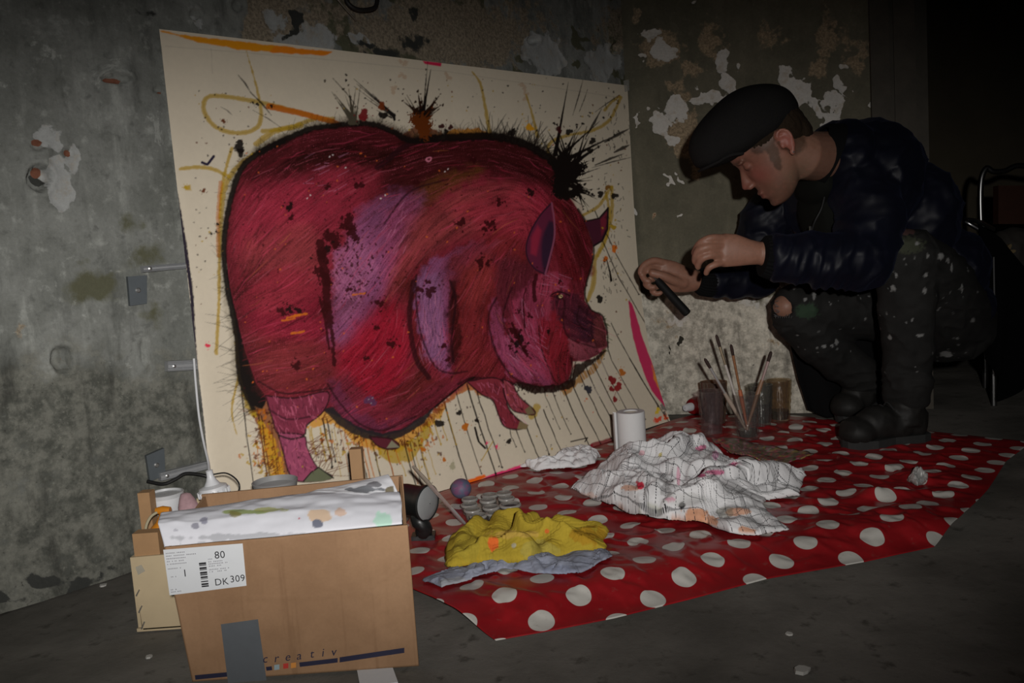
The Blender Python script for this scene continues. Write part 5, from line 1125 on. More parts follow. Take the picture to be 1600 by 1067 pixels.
brush(at(1142, 538, gy_+.005), gb+V(.002, .000, .012), .0052, plain('orange_handle', (.42, .11, .04), .5, var=.3), plain('rusty_ferrule', (.36, .17, .08), .5, .3, .5, 120), mat_br, 'paint brush with an orange handle and square dark bristles standing in a glass', .6, .5)
brush(at(1205, 549, gy_+.01), gb+V(-.010, -.004, .012), .0056, plain('brown_handle', (.26, .14, .08), .5, var=.25), plain('pink_ferrule', (.46, .33, .31), .45, .2), mat_br, 'paint brush with a brown handle and pinkish ferrule tilted away from the others', .6, .66)
# red bottle with white nozzle lying by the painting's corner
rb = cz(fl(1078, 650)); rb[1] -= .01
rbt = thing('red_paint_bottle', 'red paint bottle with a white nozzle lying at the corner of the painting', 'bottle', tuple(rb))
ra = V(-.75, -.62, .02); ra /= np.linalg.norm(ra); rc = rb+V(0.012, .01, .028)
MB().lathe([(.001, -.07), (.024, -.07), (.028, -.062), (.028, -.005), (.024, .006), (.013, .010), (.001, .011)], rc, ra, 28).build('bottle_body', plain('red_plastic', (.20, .008, .01), .3, bstr=.05), rbt)
MB().lathe([(.001, .009), (.0135, .010), (.0135, .022), (.011, .036), (.010, .04), (.001, .041)], rc, ra, 24).build('nozzle_cap', mat_wpl, rbt)
# paint-smeared palette sheet behind the tea towel
q = np.array([fl(1112, 692, .008), fl(1150, 688, .008), fl(1215, 702, .008), fl(1272, 714, .008), fl(1215, 732, .008), fl(1150, 716, .008)])
nu_, nv_ = 60, 24; U, W = np.meshgrid(np.linspace(0, 1, nu_), np.linspace(0, 1, nv_))
G = coons(q[[5, 4]], q[[4, 3]], q[[0, 1, 2, 3]], q[[5, 0]], nu_, nv_); G[..., 2] = .010+.004*np.sin(U*5+W*3)
g0 = flat.reshape(-1, 3)[:, :2]; qq = G.reshape(-1, 3)
qq[:, 2] += oil_height(qq[:, 0], qq[:, 1])-.003
px_, py_ = proj(G); n_ = fbm(U*16, W*4, 4, 3); cc = np.empty(G.shape); cc[:] = V(.16, .10, .08)
for t0, t1, c in ((.35, .42, V(.40, .06, .08)), (.46, .5, V(.35, .25, .08)), (.54, .58, V(.10, .14, .05)), (.6, .64, V(.45, .12, .2)), (.67, .7, V(.3, .28, .25))):
    mk = ((n_ > t0) & (n_ < t1))[..., None]; cc = np.where(mk, c, cc)
po = link_mesh('palette_sheet', grid_mesh('pal', G.reshape(nv_, nu_, 3), cc), painted('wet_paint', .3, .5, 200, .2, .0008, .2), None, True, tuple(q.mean(0)-V(0, 0, .008)))
so = po.modifiers.new('t', 'SOLIDIFY'); so.thickness = .0025; so.offset = 1; tag(po, 'thin palette sheet smeared with red, ochre and green paint behind the tea towel', 'palette')

# ---------------------------------------------------------------- fittings on the grey wall
mat_galv = plain('galvanised_steel', (.36, .37, .38), .4, .25, .2, 30, .15, .001)
def wp3(px, py, off): return wall_pt(px, py, off)
for (x0, y0, x1, y1, th, lbl) in ((219, 421, 300, 414, .012, 'short galvanised steel rail on the wall level with the upper grey plate'), (257, 572, 312, 569, .020, 'grooved galvanised steel rail poking out behind the middle of the painting'), (246, 744, 335, 722, .016, 'galvanised steel rail near the floor beside the lower grey plate')):
    a = wp3(x0, y0, -.004); b = wp3(x1, y1, -.004); d_ = (b-a)/np.linalg.norm(b-a); up = np.cross(WN, d_); up = up if up[2] > 0 else -up
    t = thing('steel_rail', lbl, 'rail', tuple(a)); h = th/2
    prof = [(-h, 0), (-h, .016), (-h*.8, .018), (-h*.45, .014), (-h*.3, .018), (h*.3, .018), (h*.45, .014), (h*.8, .018), (h, .016), (h, 0)]
    MB().loft([[a+up*p+WN*q_ for p, q_ in prof], [b+up*p+WN*q_*.8 for p, q_ in prof]]).build('rail_body', mat_galv, t, False)
    mb = MB(); p = a+d_*.012+WN*.017; mb.lathe([(.0035, 0), (.0035, .002), (.001, .003)], p, WN, 10, True); mb.build('screw', mat_steel, t)
mat_plate = plain('blue_grey_plate', (.10, .115, .125), .45, .2, .15, 40, .1)
for q, lbl in (([(199, 432), (229, 430), (229, 474), (203, 478)], 'square blue-grey metal plate fixed under the short rail'), ([(228, 712), (256, 700), (258, 742), (234, 752)], 'blue-grey metal plate tilted at the end of the lower rail')):
    c4 = [wp3(x, y, .004) for x, y in q]; o_ = np.mean(c4, axis=0)
    mb = MB().prism([p-WN*.012 for p in c4], WN*.014); pl = mb.build('wall_plate', mat_plate, None, False, tuple(o_)); tag(pl, lbl, 'plate')
    MB().lathe([(.005, 0), (.005, .0015), (.003, .003), (.001, .003)], o_+WN*.0018, WN, 12, True).build('bolt_head', mat_steel, pl)
mb = MB().tube(spline([wp3(230, 752, .012), wp3(255, 756, .012), wp3(275, 748, .016), wp3(290, 740, .018), wp3(315, 742, .022), wp3(335, 748, .03)], 6), .0035, 10)
tag(mb.build('black_cable', mat_blk, None, True, tuple(wp3(275, 750, .01))), 'black cable sagging along the wall under the lowest rail', 'cable')
hk = thing('wall_hook', 'dark iron bracket with a loose wire high on the grey wall', 'hook', tuple(wp3(565, 12, 0)))
mat_iron = plain('dark_iron', (.03, .028, .026), .6, .4, .3, 60)
MB().tube(spline([wp3(540, -20, .02), wp3(542, 2, .025), wp3(556, 14, .03), wp3(575, 15, .03), wp3(588, 8, .028), wp3(590, -20, .02)], 6), .005, 10).build('bracket', mat_iron, hk)
MB().tube([wp3(518, -12, .02), wp3(540, 14, .025), wp3(556, 32, .012)], .0018, 8).build('wire', plain('bright_wire', (.4, .36, .3), .4, .7), hk)
# loose plaster chips on the bare floor
mat_chip = plain('plaster_chip', (.45, .44, .41), .85, var=.2)
for i, (x, y, s_, lbl) in enumerate(((232, 1026, .006, 'tiny white plaster chip on the floor by the cardboard box'), (1253, 1048, .010, 'flat pale plaster chip on bare floor in front of the oilcloth'), (160, 915, .007, 'small plaster chip on the floor near the foot of the grey wall'), (1232, 990, .005, 'small plaster crumb on the bare floor between oilcloth and flat chip'))):
    p = fl(x, y); mb = MB(); r0 = rng.random(7)*.5+.7
    mb.prism([p+V(s_*r0[k]*math.cos(k*.9), s_*r0[k]*math.sin(k*.9), -.001) for k in range(7)], (0.001, 0, s_*.45))
    tag(mb.build('plaster_chip', mat_chip, None, False, tuple(p)), lbl, 'chip', 'plaster chips on the floor')
# ---------------------------------------------------------------- the crouching painter
def A3(px, py, y): return at(px, py, y)
# head frame: local x forward, y towards the camera side, z up
HO = A3(1211, 229, 2.02)
pitch = math.radians(41); yaw = math.radians(-9)
img_l = at(1111, 229-0, 2.02)-at(1211, 229, 2.02); img_l /= np.linalg.norm(img_l)     # left in the picture
img_d = at(1211, 329, 2.02)-at(1211, 229, 2.02); img_d -= img_l*np.dot(img_d, img_l); img_d /= np.linalg.norm(img_d)
img_t = np.cross(img_l, img_d); img_t = img_t if img_t[1] < 0 else -img_t             # towards the camera
hf = img_l*math.cos(pitch)+img_d*math.sin(pitch); hu = img_l*math.sin(pitch)-img_d*math.cos(pitch)
hf, hl = hf*math.cos(yaw)+img_t*math.sin(yaw), img_t*math.cos(yaw)-hf*math.sin(yaw)
HS = 1.03
def hp(x, y, z): return HO + HS*(hf*x+hl*y+hu*z)
HM3 = np.stack([hf, hl, hu], 1)
def hell(mb, c, r, tilt=None, nu=20, nv=12):
    M = HM3 if tilt is None else HM3 @ tilt
    mb.ellipsoid(hp(*c), np.array(r)*HS, M, nu, nv)
body = MB()
SL = [(-.112, .070, .040, .016), (-.107, .082, .028, .028), (-.098, .089, .012, .038), (-.084, .0895, -.005, .047), (-.070, .0905, -.020, .053), (-.052, .0905, -.034, .058), (-.035, .0905, -.050, .063), (-.018, .0905, -.064, .067), (0, .091, -.076, .070),
      (.018, .094, -.078, .073), (.036, .097, -.082, .074), (.06, .095, -.082, .073), (.085, .084, -.074, .066), (.105, .064, -.058, .054), (.118, .040, -.048, .038), (.125, .012, -.02, .014)]
sl = np.array(SL); zz2 = np.linspace(-.112, .125, 46)
xf = np.interp(zz2, sl[:, 0], sl[:, 1]); xb = np.interp(zz2, sl[:, 0], sl[:, 2]); ww = np.interp(zz2, sl[:, 0], sl[:, 3])
rings = []
for z_, f_, b_, w_ in zip(zz2, xf, xb, ww):
    c_ = (f_+b_)/2; h_ = (f_-b_)/2; ring = []
    for a in np.linspace(0, 2*math.pi, 64, endpoint=False):
        ca, sa = math.cos(a), math.sin(a)
        e = 2.0/(2.35 if ca > 0 else 2.0); x = c_+h_*math.copysign(abs(ca)**e, ca); y = w_*math.copysign(abs(sa)**e, sa)
        if ca > 0:   # cheeks taper to the front
            y *= 1-.14*ca**2*(1 if z_ < .03 else .5)
        for sy in (-1, 1):
            d2 = ((y-sy*.031)/.016)**2+((z_-.010)/.013)**2
            if x > .04: x -= .013*math.exp(-d2)
            d3 = ((y-sy*.040)/.016)**2+((z_+.018)/.014)**2
            if x > .03: x += .004*math.exp(-d3)
            d4 = ((y-sy*.030)/.014)**2+((z_+.055)/.016)**2
            if x > .05: x -= .004*math.exp(-d4)
        if x > .05: x -= .006*math.exp(-((z_+.090)/.008)**2-(y/.03)**2); x += .003*math.exp(-((z_+.105)/.010)**2-(y/.018)**2)
        ring.append(hp(x, y, z_))
    rings.append(ring)
body.loft(rings)
# nose, brow, lids, lips
nz = []
for x, z_, w_, d_ in ((.086, .026, .009, .008), (.094, .010, .0085, .012), (.103, -.006, .009, .015), (.112, -.020, .011, .018), (.116, -.030, .0125, .018), (.106, -.039, .012, .012), (.092, -.042, .009, .006)):
    nz.append([hp(x-d_+d_*math.cos(a)*1.0, w_*math.sin(a), z_) for a in np.linspace(0, 2*math.pi, 18, endpoint=False)])
body.loft(nz[::-1])
for sy in (-1, 1):
    hell(body, (.098, sy*.0115, -.034), (.0105, .0068, .0075))
    hell(body, (.0855, sy*.031, .0265), (.009, .022, .0058))
    hell(body, (.0755, sy*.031, .0085), (.0115, .0145, .0105))
hell(body, (.0905, 0, -.0615), (.0065, .022, .0048)); hell(body, (.0885, 0, -.0735), (.0068, .019, .0052))
# ear with rolled rim
Te = np.array(Matrix.Rotation(math.radians(14), 3, 'Y'))
for sy in (1, -1):
    hell(body, (-.014, sy*.0735, .002), (.0145, .0045, .026), Te)
    rim = [(-.002, .020), (-.008, .031), (-.018, .034), (-.028, .029), (-.033, .016), (-.031, .001), (-.024, -.014), (-.015, -.026), (-.006, -.028)]
    body.tube(spline([hp(x, sy*(.0785+.002*(i in (2, 3, 4, 5))), z_) for i, (x, z_) in enumerate([(a_*.88, b_*.88) for a_, b_ in rim])], 4), .0036, 8)
    body.tube(spline([hp(x, sy*.0785, z_) for x, z_ in ((-.010, .018), (-.020, .014), (-.022, .0), (-.015, -.012))], 4), .0030, 8)
    hell(body, (-.001, sy*.0765, -.002), (.005, .004, .007)); hell(body, (-.009, sy*.077, -.026), (.007, .0045, .008))
# neck, trunk, limbs (mostly inside the clothes)
NB = A3(1312, 250, 2.14)
body.tube([hp(-.018, 0, -.02), hp(-.032, 0, -.055), (hp(-.035, 0, -.06)+NB)/2+V(0, 0, .004), NB], [.060, .057, .060, .075], 24)
body.tube([NB, A3(1350, 275, 2.17), A3(1410, 345, 2.26), A3(1465, 440, 2.34), A3(1475, 500, 2.37)], [.07, .10, .10, .095, .09], 24)
SHN, ELN, WRN = A3(1340, 268, 2.08), A3(1352, 402, 1.985), A3(1188, 396, 1.965)
SHF, ELF, WRF = A3(1240, 305, 2.42), A3(1196, 428, 2.42), A3(1086, 439, 2.36)
body.tube([A3(1350, 275, 2.17), SHN, (SHN+ELN)/2, ELN], [.06, .052, .047, .04], 16); body.tube([ELN, (ELN+WRN)/2, WRN+(ELN-WRN)*.12, WRN], [.041, .04, .031, .028], 16)
body.tube([A3(1330, 290, 2.25), SHF, (SHF+ELF)/2, ELF], [.06, .052, .047, .04], 16); body.tube([ELF, (ELF+WRF)/2, WRF+(ELF-WRF)*.15, WRF], [.041, .04, .030, .027], 16)
HPN, KNN, ANN = A3(1488, 505, 2.33), A3(1414, 404, 2.03), A3(1414, 640, 2.11)
HPF, KNF, ANF = A3(1440, 485, 2.46), A3(1243, 482, 2.29), A3(1378, 612, 2.42)
body.tube([HPN, (HPN+KNN)/2, KNN], [.08, .068, .055], 16); body.tube([KNN, (KNN+ANN)/2, ANN], [.054, .048, .036], 16)
body.tube([HPF, (HPF+KNF)/2, KNF], [.08, .066, .054], 16); body.tube([KNF, (KNF+ANF)/2, ANF], [.052, .046, .036], 16)
# bare knee showing in the tear
kn = A3(1224, 483, 2.235); body.ellipsoid(kn+V(.020, .040, .004), (.034, .036, .034))
# hands: one short tapering chain per finger
def finger(pts, r): 
    q = spline([A3(*p) for p in pts], 4); body.tube(q, np.interp(np.linspace(0, 1, len(q)), [0, .5, .93, 1], [r, r*.93, r*.78, r*.35]), 12)
# near hand, back towards the camera, fingers hanging
Yn = 1.955
palm = [(1190, 396, Yn+.01, .026, .024), (1172, 394, Yn+.003, .030, .019), (1150, 391, Yn, .038, .0165), (1132, 391, Yn, .040, .0155), (1120, 391, Yn+.002, .036, .012)]
rings = []
for x, y, d_, ru, rd in palm: rings.append([A3(x, y, d_)+img_d*ru*math.cos(a)+img_t*rd*math.sin(a) for a in np.linspace(0, 2*math.pi, 20, endpoint=False)])
body.loft(rings)
finger([(1130, 372, Yn-.004), (1110, 372, Yn-.014), (1094, 380, Yn-.006), (1086, 392, Yn+.012), (1085, 400, Yn+.020)], .0098)
finger([(1126, 384, Yn-.006), (1106, 386, Yn-.017), (1091, 392, Yn-.010), (1086, 404, Yn+.006), (1087, 413, Yn+.014)], .0102)
finger([(1126, 398, Yn-.005), (1110, 399, Yn-.016), (1097, 404, Yn-.012), (1091, 413, Yn+.000), (1091, 421, Yn+.008)], .0096)
finger([(1130, 410, Yn-.002), (1118, 413, Yn-.012), (1108, 418, Yn-.011), (1104, 425, Yn-.002), (1103, 430, Yn+.004)], .0086)
finger([(1160, 384, Yn+.022), (1135, 378, Yn+.034), (1112, 382, Yn+.036), (1096, 392, Yn+.034)], .0105)
# far hand, palm side towards the camera, gripping the tool
Yf = 2.345
rings = []
for x, y, d_, ru, rd in [(1088, 438, Yf+.012, .030, .024), (1074, 437, Yf+.006, .036, .021), (1056, 433, Yf+.002, .044, .019), (1040, 428, Yf, .042, .016), (1030, 425, Yf+.002, .036, .013)]:
    rings.append([A3(x, y, d_)+img_d*ru*math.cos(a)+img_t*rd*math.sin(a) for a in np.linspace(0, 2*math.pi, 20, endpoint=False)])
body.loft(rings)
finger([(1040, 411, Yf-.002), (1022, 407, Yf-.010), (1008, 413, Yf-.016), (1001, 423, Yf-.022), (1002, 430, Yf-.027)], .0105)
finger([(1034, 420, Yf), (1014, 420, Yf-.010), (1004, 429, Yf-.020), (1009, 438, Yf-.030), (1018, 440, Yf-.034)], .0105)
finger([(1036, 432, Yf-.002), (1018, 436, Yf-.010), (1009, 443, Yf-.020), (1016, 449, Yf-.032), (1026, 448, Yf-.036)], .0102)
finger([(1042, 443, Yf-.002), (1026, 448, Yf-.010), (1019, 454, Yf-.020), (1026, 459, Yf-.030), (1036, 456, Yf-.034)], .0092)
finger([(1070, 444, Yf-.006), (1052, 438, Yf-.018), (1036, 431, Yf-.025), (1021, 427, Yf-.026), (1014, 426, Yf-.025)], .0140)
body.ellipsoid(A3(1064, 442, Yf-.006), (.026, .016, .018))
me = remesh(body, .0033, 3, .5)
co = get_co(me); loc = ((co-HO) @ HM3)/HS; px, py = proj(co)
SKIN = V(.245, .125, .085); cols = np.empty(co.shape); cols[:] = SKIN
n_ = fbm(px*.25, py*.25, 4, 2)
cols *= (.86+.28*n_)[:, None]
def skin_blob(c, r, col, al):
    global cols
    d2 = (((loc-np.array(c))/np.array(r))**2).sum(1); m_ = (al*np.exp(-d2))[:, None]; cols = cols*(1-m_)+np.array(col)*m_
for sy in (1, -1):
    skin_blob((.07, sy*.045, -.02), (.03, .02, .022), (.26, .085, .065), .8); skin_blob((-.014, sy*.079, .003), (.022, .02, .035), (.33, .085, .065), .75)
    skin_blob((.083, sy*.031, .028), (.012, .024, .0045), (.10, .06, .04), .85); skin_blob((.084, sy*.031, .003), (.012, .015, .0028), (.07, .04, .035), .85)
skin_blob((.112, 0, -.03), (.018, .016, .014), (.28, .095, .07), .6); skin_blob((.094, 0, -.067), (.012, .024, .011), (.24, .075, .06), .75); skin_blob((.094, 0, -.0675), (.012, .022, .0022), (.14, .05, .04), .8)
beard = sstep(-.035, -.075, loc[:, 2])*sstep(-.05, .0, loc[:, 0])*sstep(-.135, -.11, loc[:, 2])*(np.abs(loc[:, 1]) < .09)*(loc[:, 0] < .13)
beard = beard*(1-np.exp(-(((loc-np.array([.094, 0, -.067]))/np.array([.03, .026, .013]))**2).sum(1)))
b_ = (beard*.65*sstep(.3, .7, n_+.15))[:, None]; cols = cols*(1-b_)+V(.13, .085, .055)*b_
side = np.zeros(len(co))
for c_, r_ in (((.022, .070, .034), (.034, .03, .022)), ((.020, .070, .006), (.0125, .03, .020)), ((.026, .070, -.014), (.0105, .03, .018)), ((.031, .068, -.030), (.008, .03, .013)), ((-.03, .06, .01), (.035, .05, .05))):
    for sy in (1, -1): side = np.maximum(side, sstep(1.35, .75, (((loc-np.array([c_[0], sy*c_[1], c_[2]]))/np.array(r_))**2).sum(1)+(n_-.5)*.5))
side[(np.abs(loc[:, 1]) > .076) & (loc[:, 0] < .004)] = 0
s_b = (side*.72)[:, None]; cols = cols*(1-s_b)+V(.042, .025, .013)*(.6+.9*fbm(px*1.3, py*1.3, 3, 4))[:, None]*s_b
face_shade = sstep(.02, .05, loc[:, 0])*(loc[:, 2] > -.14)*(px > 1120)*(py < 330); cols = cols*(1-face_shade[:, None]*V(.18, .30, .30))  # cap brim's shade painted into the facial skin, plus a ruddier tone
hand = (px < 1195) & (py > 355)
cols[hand] = cols[hand]*V(1.0, .95, .93)
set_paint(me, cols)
mat_skin = painted('skin', .5, .4, 260, .25, .0008, .12, Subsurface_Weight=.12, Subsurface_Scale=.006)
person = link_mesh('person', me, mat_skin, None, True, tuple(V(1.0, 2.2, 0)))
tag(person, 'person in flat cap, dark jacket and paint-spattered jeans crouching beside the painting', 'person')

# ---- hair and sideburn
hair_m = MB()
hell(hair_m, (-.030, 0, .034), (.062, .0750, .070)); hell(hair_m, (-.060, 0, .000), (.030, .050, .045))
for sy in (1, -1):
    hell(hair_m, (.010, sy*.0590, .042), (.046, .0175, .030))
me = remesh(hair_m, .0032, 2)
co = get_co(me); no = get_no(me); l2 = ((co-HO) @ HM3)
set_co(me, co + no*((fbm(l2[:, 0]*500, l2[:, 2]*90, 3, 1)-.5)*.004)[:, None])
link_mesh('hair', me, plain('short_brown_hair', (.022, .014, .008), .9, spec=.15, var=.5, nscale=220, bstr=.5, bdist=.002), person)
MB().lathe([(.001, -.002), (.0022, -.001), (.0022, .001), (.001, .002)], hp(-.010, .083, -.027), hl, 12).build('ear_stud', mat_steel, person)

# ---- flat cap
def im2(px, py): return at(px, py, 2.02)
a0, a1 = im2(1090, 266), im2(1249, 172); cdir = a0-a1; cl = np.linalg.norm(cdir); cdir /= cl
cn = hu-cdir*np.dot(hu, cdir); cn /= np.linalg.norm(cn); cs = np.cross(cn, cdir)
cc_ = (a0+a1)/2 + cn*.022
nu_, nv_ = 72, 44; rings = []
pl0 = im2(1154, 243); pd = im2(1120, 268)-im2(1212, 204); pd /= np.linalg.norm(pd); pn = cn-pd*np.dot(cn, pd); pn /= np.linalg.norm(pn)
pl2 = im2(1211, 206); pd2 = im2(1171, 218)-im2(1251, 194); pd2 /= np.linalg.norm(pd2); pn2 = cn-pd2*np.dot(cn, pd2); pn2 /= np.linalg.norm(pn2)
for k in range(nv_+1):
    ph = min(max(math.pi*k/nv_, .02), math.pi-.02); ring = []
    for t in np.linspace(0, 2*math.pi, nu_, endpoint=False):
        ex, ey, ez = math.cos(t)*math.sin(ph), math.sin(t)*math.sin(ph), math.cos(ph)
        fr = .5+.5*ex
        p = cc_ + cdir*(cl*.5*ex) + cs*((.104-.018*fr)*ey) + cn*((.088 if ez > 0 else .05)*math.copysign(abs(ez)**.8, ez)*(1-.05*fr))
        d_ = np.dot(p-pl0, pn); d2_ = np.dot(p-pl2, pn2)
        if d_ < 0 and d2_ < 0: p = p - (pn*d_*.96 if d_ > d2_ else pn2*d2_*.96)
        p = p + cn*.0016*math.sin(9*t)*math.sin(ph)**3 + cn*.010*math.exp(-((ex+.2)/.5)**2)*(ez > 0)
        ring.append(p)
    rings.append(ring)
m, nt, bs = new_mat('dark_tweed'); tc = nt.nodes.new('ShaderNodeTexCoord'); nA = noise(nt, 420, 3, .7, tc.outputs['Object']); nB = noise(nt, 30, 4, .6, tc.outputs['Object'])
c = mixc(nt, nA, (.006, .006, .0065), (.024, .023, .022)); c = mixc(nt, math_node(nt, 'MULTIPLY', nB, .5), c, (.010, .009, .009)); nt.links.new(c, bs.inputs['Base Color']); bs.inputs['Roughness'].default_value = .95; bs.inputs['Specular IOR Level'].default_value = .07; bump(nt, math_node(nt, 'ADD', nA, nB), .6, .002, bs)
mat_tweed = m
cap = MB().loft(rings).build('flat_cap', m, person); cap['label'] = 'dark tweed flat cap'
# brim: curved stiff peak under the crown
brim = []
for t in np.linspace(0, 1, 9):
    row = []
    for s_ in np.linspace(-1, 1, 25):
        e0 = im2(1150, 246) + cs*s_*.072 + pn*.002; tip = im2(1091, 268) + cs*s_*.058 - cdir*(.040*s_*s_) - cn*.004*s_*s_
        row.append(e0*(1-t)+tip*t + pn*.006*math.sin(t*math.pi))
    brim.append(row)
bo = link_mesh('brim', grid_mesh('brim', np.array(brim)), mat_tweed, cap); so = bo.modifiers.new('t', 'SOLIDIFY'); so.thickness = .006; so.offset = 0

# ---- jacket
def wrinkle(me, f):
    co = get_co(me); no = get_no(me); set_co(me, co + no*f(co)[:, None])
def ridged(a, b, k=0, o=3): return 1-np.abs(fbm(a, b, o, k)*2-1)
jm = MB()
def jel(px, py, y, r): jm.ellipsoid(A3(px, py, y), np.array(r), None, 28, 18)
jel(1350, 278, 2.18, (.135, .185, .150)); jel(1412, 335, 2.26, (.125, .185, .150)); jel(1462, 420, 2.33, (.115, .175, .130)); jel(1482, 478, 2.36, (.095, .165, .085)); jel(1318, 246, 2.11, (.072, .11, .088)); jel(1305, 245, 2.17, (.085, .13, .085)); jel(1300, 320, 2.30, (.12, .13, .12)); jel(1225, 335, 2.42, (.085, .05, .085)); jel(1330, 400, 2.24, (.10, .13, .06))
jm.tube([A3(1338, 258, 2.13), A3(1348, 300, 2.06), A3(1360, 350, 2.01), ELN], [.088, .084, .078, .070], 22)
jm.tube([ELN, A3(1300, 404, 1.975), A3(1245, 403, 1.968), A3(1205, 402, 1.965)], [.070, .062, .056, .050], 22)
jm.ellipsoid(ELN, (.073, .073, .070))
jm.tube([SHF, A3(1195, 350, 2.41), A3(1186, 395, 2.41), ELF], [.082, .074, .070, .062], 20); jm.tube([A3(1185, 362, 2.40), A3(1160, 362, 2.39)], [.04, .026], 16)
jm.tube([ELF, A3(1150, 440, 2.39), A3(1108, 440, 2.365)], [.062, .048, .040], 20)
me = remesh(jm, .0052, 5)
co = get_co(me)
def jw(co):
    X, Y, Z = co.T; px, py = proj(co)
    a = ridged(X*13+Z*9+Y*3, Z*14-X*6, 2, 2)**2.0*.012 + ridged(X*26-Z*12, Z*25+Y*12, 5, 2)**2*.004
    armz = sstep(1185, 1215, px)*sstep(1400, 1330, px)*sstep(360, 390, py)*sstep(2.12, 2.03, Y)
    b = ridged(px*.055+py*.02, py*.018, 4, 2)**2*.013*armz
    return a+b-.008
wrinkle(me, jw)
m, nt, bs = new_mat('navy_satin'); nA = noise(nt, 14, 4); nB = noise(nt, 500, 3)
c = mixc(nt, nA, (.0028, .003, .005), (.005, .006, .014)); nt.links.new(c, bs.inputs['Base Color']); bs.inputs['Roughness'].default_value = .5; bs.inputs['Specular IOR Level'].default_value = .16
bs.inputs['Sheen Weight'].default_value = .03; bs.inputs['Sheen Tint'].default_value = (.25, .3, .6, 1); bump(nt, nB, .15, .0006, bs)
jk = link_mesh('jacket', me, m, person); jk['label'] = 'dark navy satin bomber jacket'
mat_knit = plain('black_rib_knit', (.0035, .0035, .0038), .9, spec=.12, var=.2, nscale=300, bstr=.3)
def ribbed_tube(nm, pts, rad, n=60, amp=.0012):
    pts = [np.array(p) for p in pts]; rings = []
    for i, p in enumerate(pts):
        t = pts[min(i+1, len(pts)-1)]-pts[max(i-1, 0)]; t /= np.linalg.norm(t); a = np.cross(t, V(0, 0, 1)); a /= np.linalg.norm(a); b = np.cross(t, a)
        rings.append([p+(rad[i]+amp*math.cos(w*n/2))*(a*math.cos(w)+b*math.sin(w)) for w in np.linspace(0, 2*math.pi, n*2, endpoint=False)])
    return MB().loft(rings).build(nm, mat_knit, jk)
ribbed_tube('cuff', [A3(1238, 403, 1.966), A3(1228, 403, 1.966), A3(1205, 402, 1.965), A3(1192, 400, 1.965), A3(1190, 400, 1.965)], [.050, .054, .052, .047, .036])
ribbed_tube('cuff', [A3(1122, 441, 2.37), A3(1110, 441, 2.367), A3(1096, 440, 2.362), A3(1090, 439, 2.36)], [.040, .042, .039, .031])
# collar round the neck and the open front with its zip
ring_c = []
cb = hp(-.045, 0, -.075)
nd = A3(1312, 256, 2.08)-A3(1235, 228, 2.08); nd /= np.linalg.norm(nd); ca_ = np.cross(nd, V(0, 1, 0)); ca_ /= np.linalg.norm(ca_); cb_ = np.cross(nd, ca_)
cpos = A3(1278, 238, 2.085)
rr_ = []
for off, r in ((-.004, .0605), (-.008, .064), (-.004, .069), (.008, .074), (.03, .082)):
    rr_.append([cpos+nd*off+r*(ca_*math.cos(w)*1.02+cb_*math.sin(w)) for w in np.linspace(0, 2*math.pi, 80, endpoint=False)])
MB().loft(rr_, False).build('collar', mat_knit, jk)
zp = spline([A3(1290, 300, 2.065), A3(1284, 325, 2.06), A3(1274, 345, 2.06), A3(1268, 362, 2.055)], 6)
MB().tube(zp, .0030, 8).build('zip', plain('dark_zip', (.02, .02, .02), .4, .6), jk)
MB().box(A3(1266, 357, 2.045), (.004, .003, .011)).build('zip_pull', plain('bright_zip_pull', (.8, .8, .8), .2, 1.0), jk, False)
# shirt in the jacket's opening
sm = MB(); sm.ellipsoid(A3(1290, 330, 2.16), (.060, .09, .095)); sm.ellipsoid(A3(1278, 290, 2.12), (.045, .075, .045)); sm.ellipsoid(A3(1300, 380, 2.17), (.06, .09, .06))
me = remesh(sm, .006, 4); wrinkle(me, lambda c: ridged(c[:, 0]*14, c[:, 2]*9, 3, 2)**2*.006)
link_mesh('shirt', me, plain('dark_green_black_shirt', (.005, .0055, .0042), .85, spec=.12, var=.2, nscale=60), person)
# shade below the far knee: added dark panel, built after the boots
# ---- jeans
km = MB()
km.tube([A3(1462, 486, 2.37), HPN, A3(1462, 455, 2.17), A3(1436, 420, 2.08), KNN], [.10, .112, .098, .086, .078], 26)
km.ellipsoid(A3(1500, 515, 2.33), (.075, .10, .085), None, 24, 16); km.ellipsoid(A3(1470, 530, 2.38), (.085, .15, .065), None, 24, 16)
km.ellipsoid(KNN+V(0, .005, -.002), (.080, .075, .076), None, 24, 16)
km.tube([KNN-V(0, 0, .005), A3(1417, 470, 2.05), A3(1418, 540, 2.08), A3(1416, 600, 2.10), A3(1415, 628, 2.11)], [.074, .067, .062, .056, .053], 24)
km.tube([A3(1450, 490, 2.44), HPF, A3(1360, 482, 2.38), A3(1300, 482, 2.33), KNF], [.10, .104, .094, .086, .074], 24)
km.ellipsoid(KNF+V(.004, 0, 0), (.070, .068, .070), None, 24, 16)
km.tube([KNF-V(0, 0, .008), A3(1272, 525, 2.32), A3(1315, 562, 2.36), A3(1362, 598, 2.405)], [.070, .068, .062, .056], 22)
me = remesh(km, .0042, 4)
def kw(co):
    px, py = proj(co)
    a = ridged(px*.022+py*.010, py*.026-px*.008, 3, 3)**2.5*.008
    b = ridged(px*.03, py*.07, 6, 2)**2*.006*(np.exp(-((py-600)/30)**2)+np.exp(-((py-420)/35)**2)*sstep(1440, 1480, px))
    hole = np.exp(-(((px-1223)/15)**2+((py-483)/13)**2+(fbm(px*.2, py*.2, 2, 3)-.5)*.8)**4)*(co[:, 1] < 2.27)
    return a+b-.004-.020*hole
wrinkle(me, kw)
co = get_co(me); px, py = proj(co); no = get_no(me)
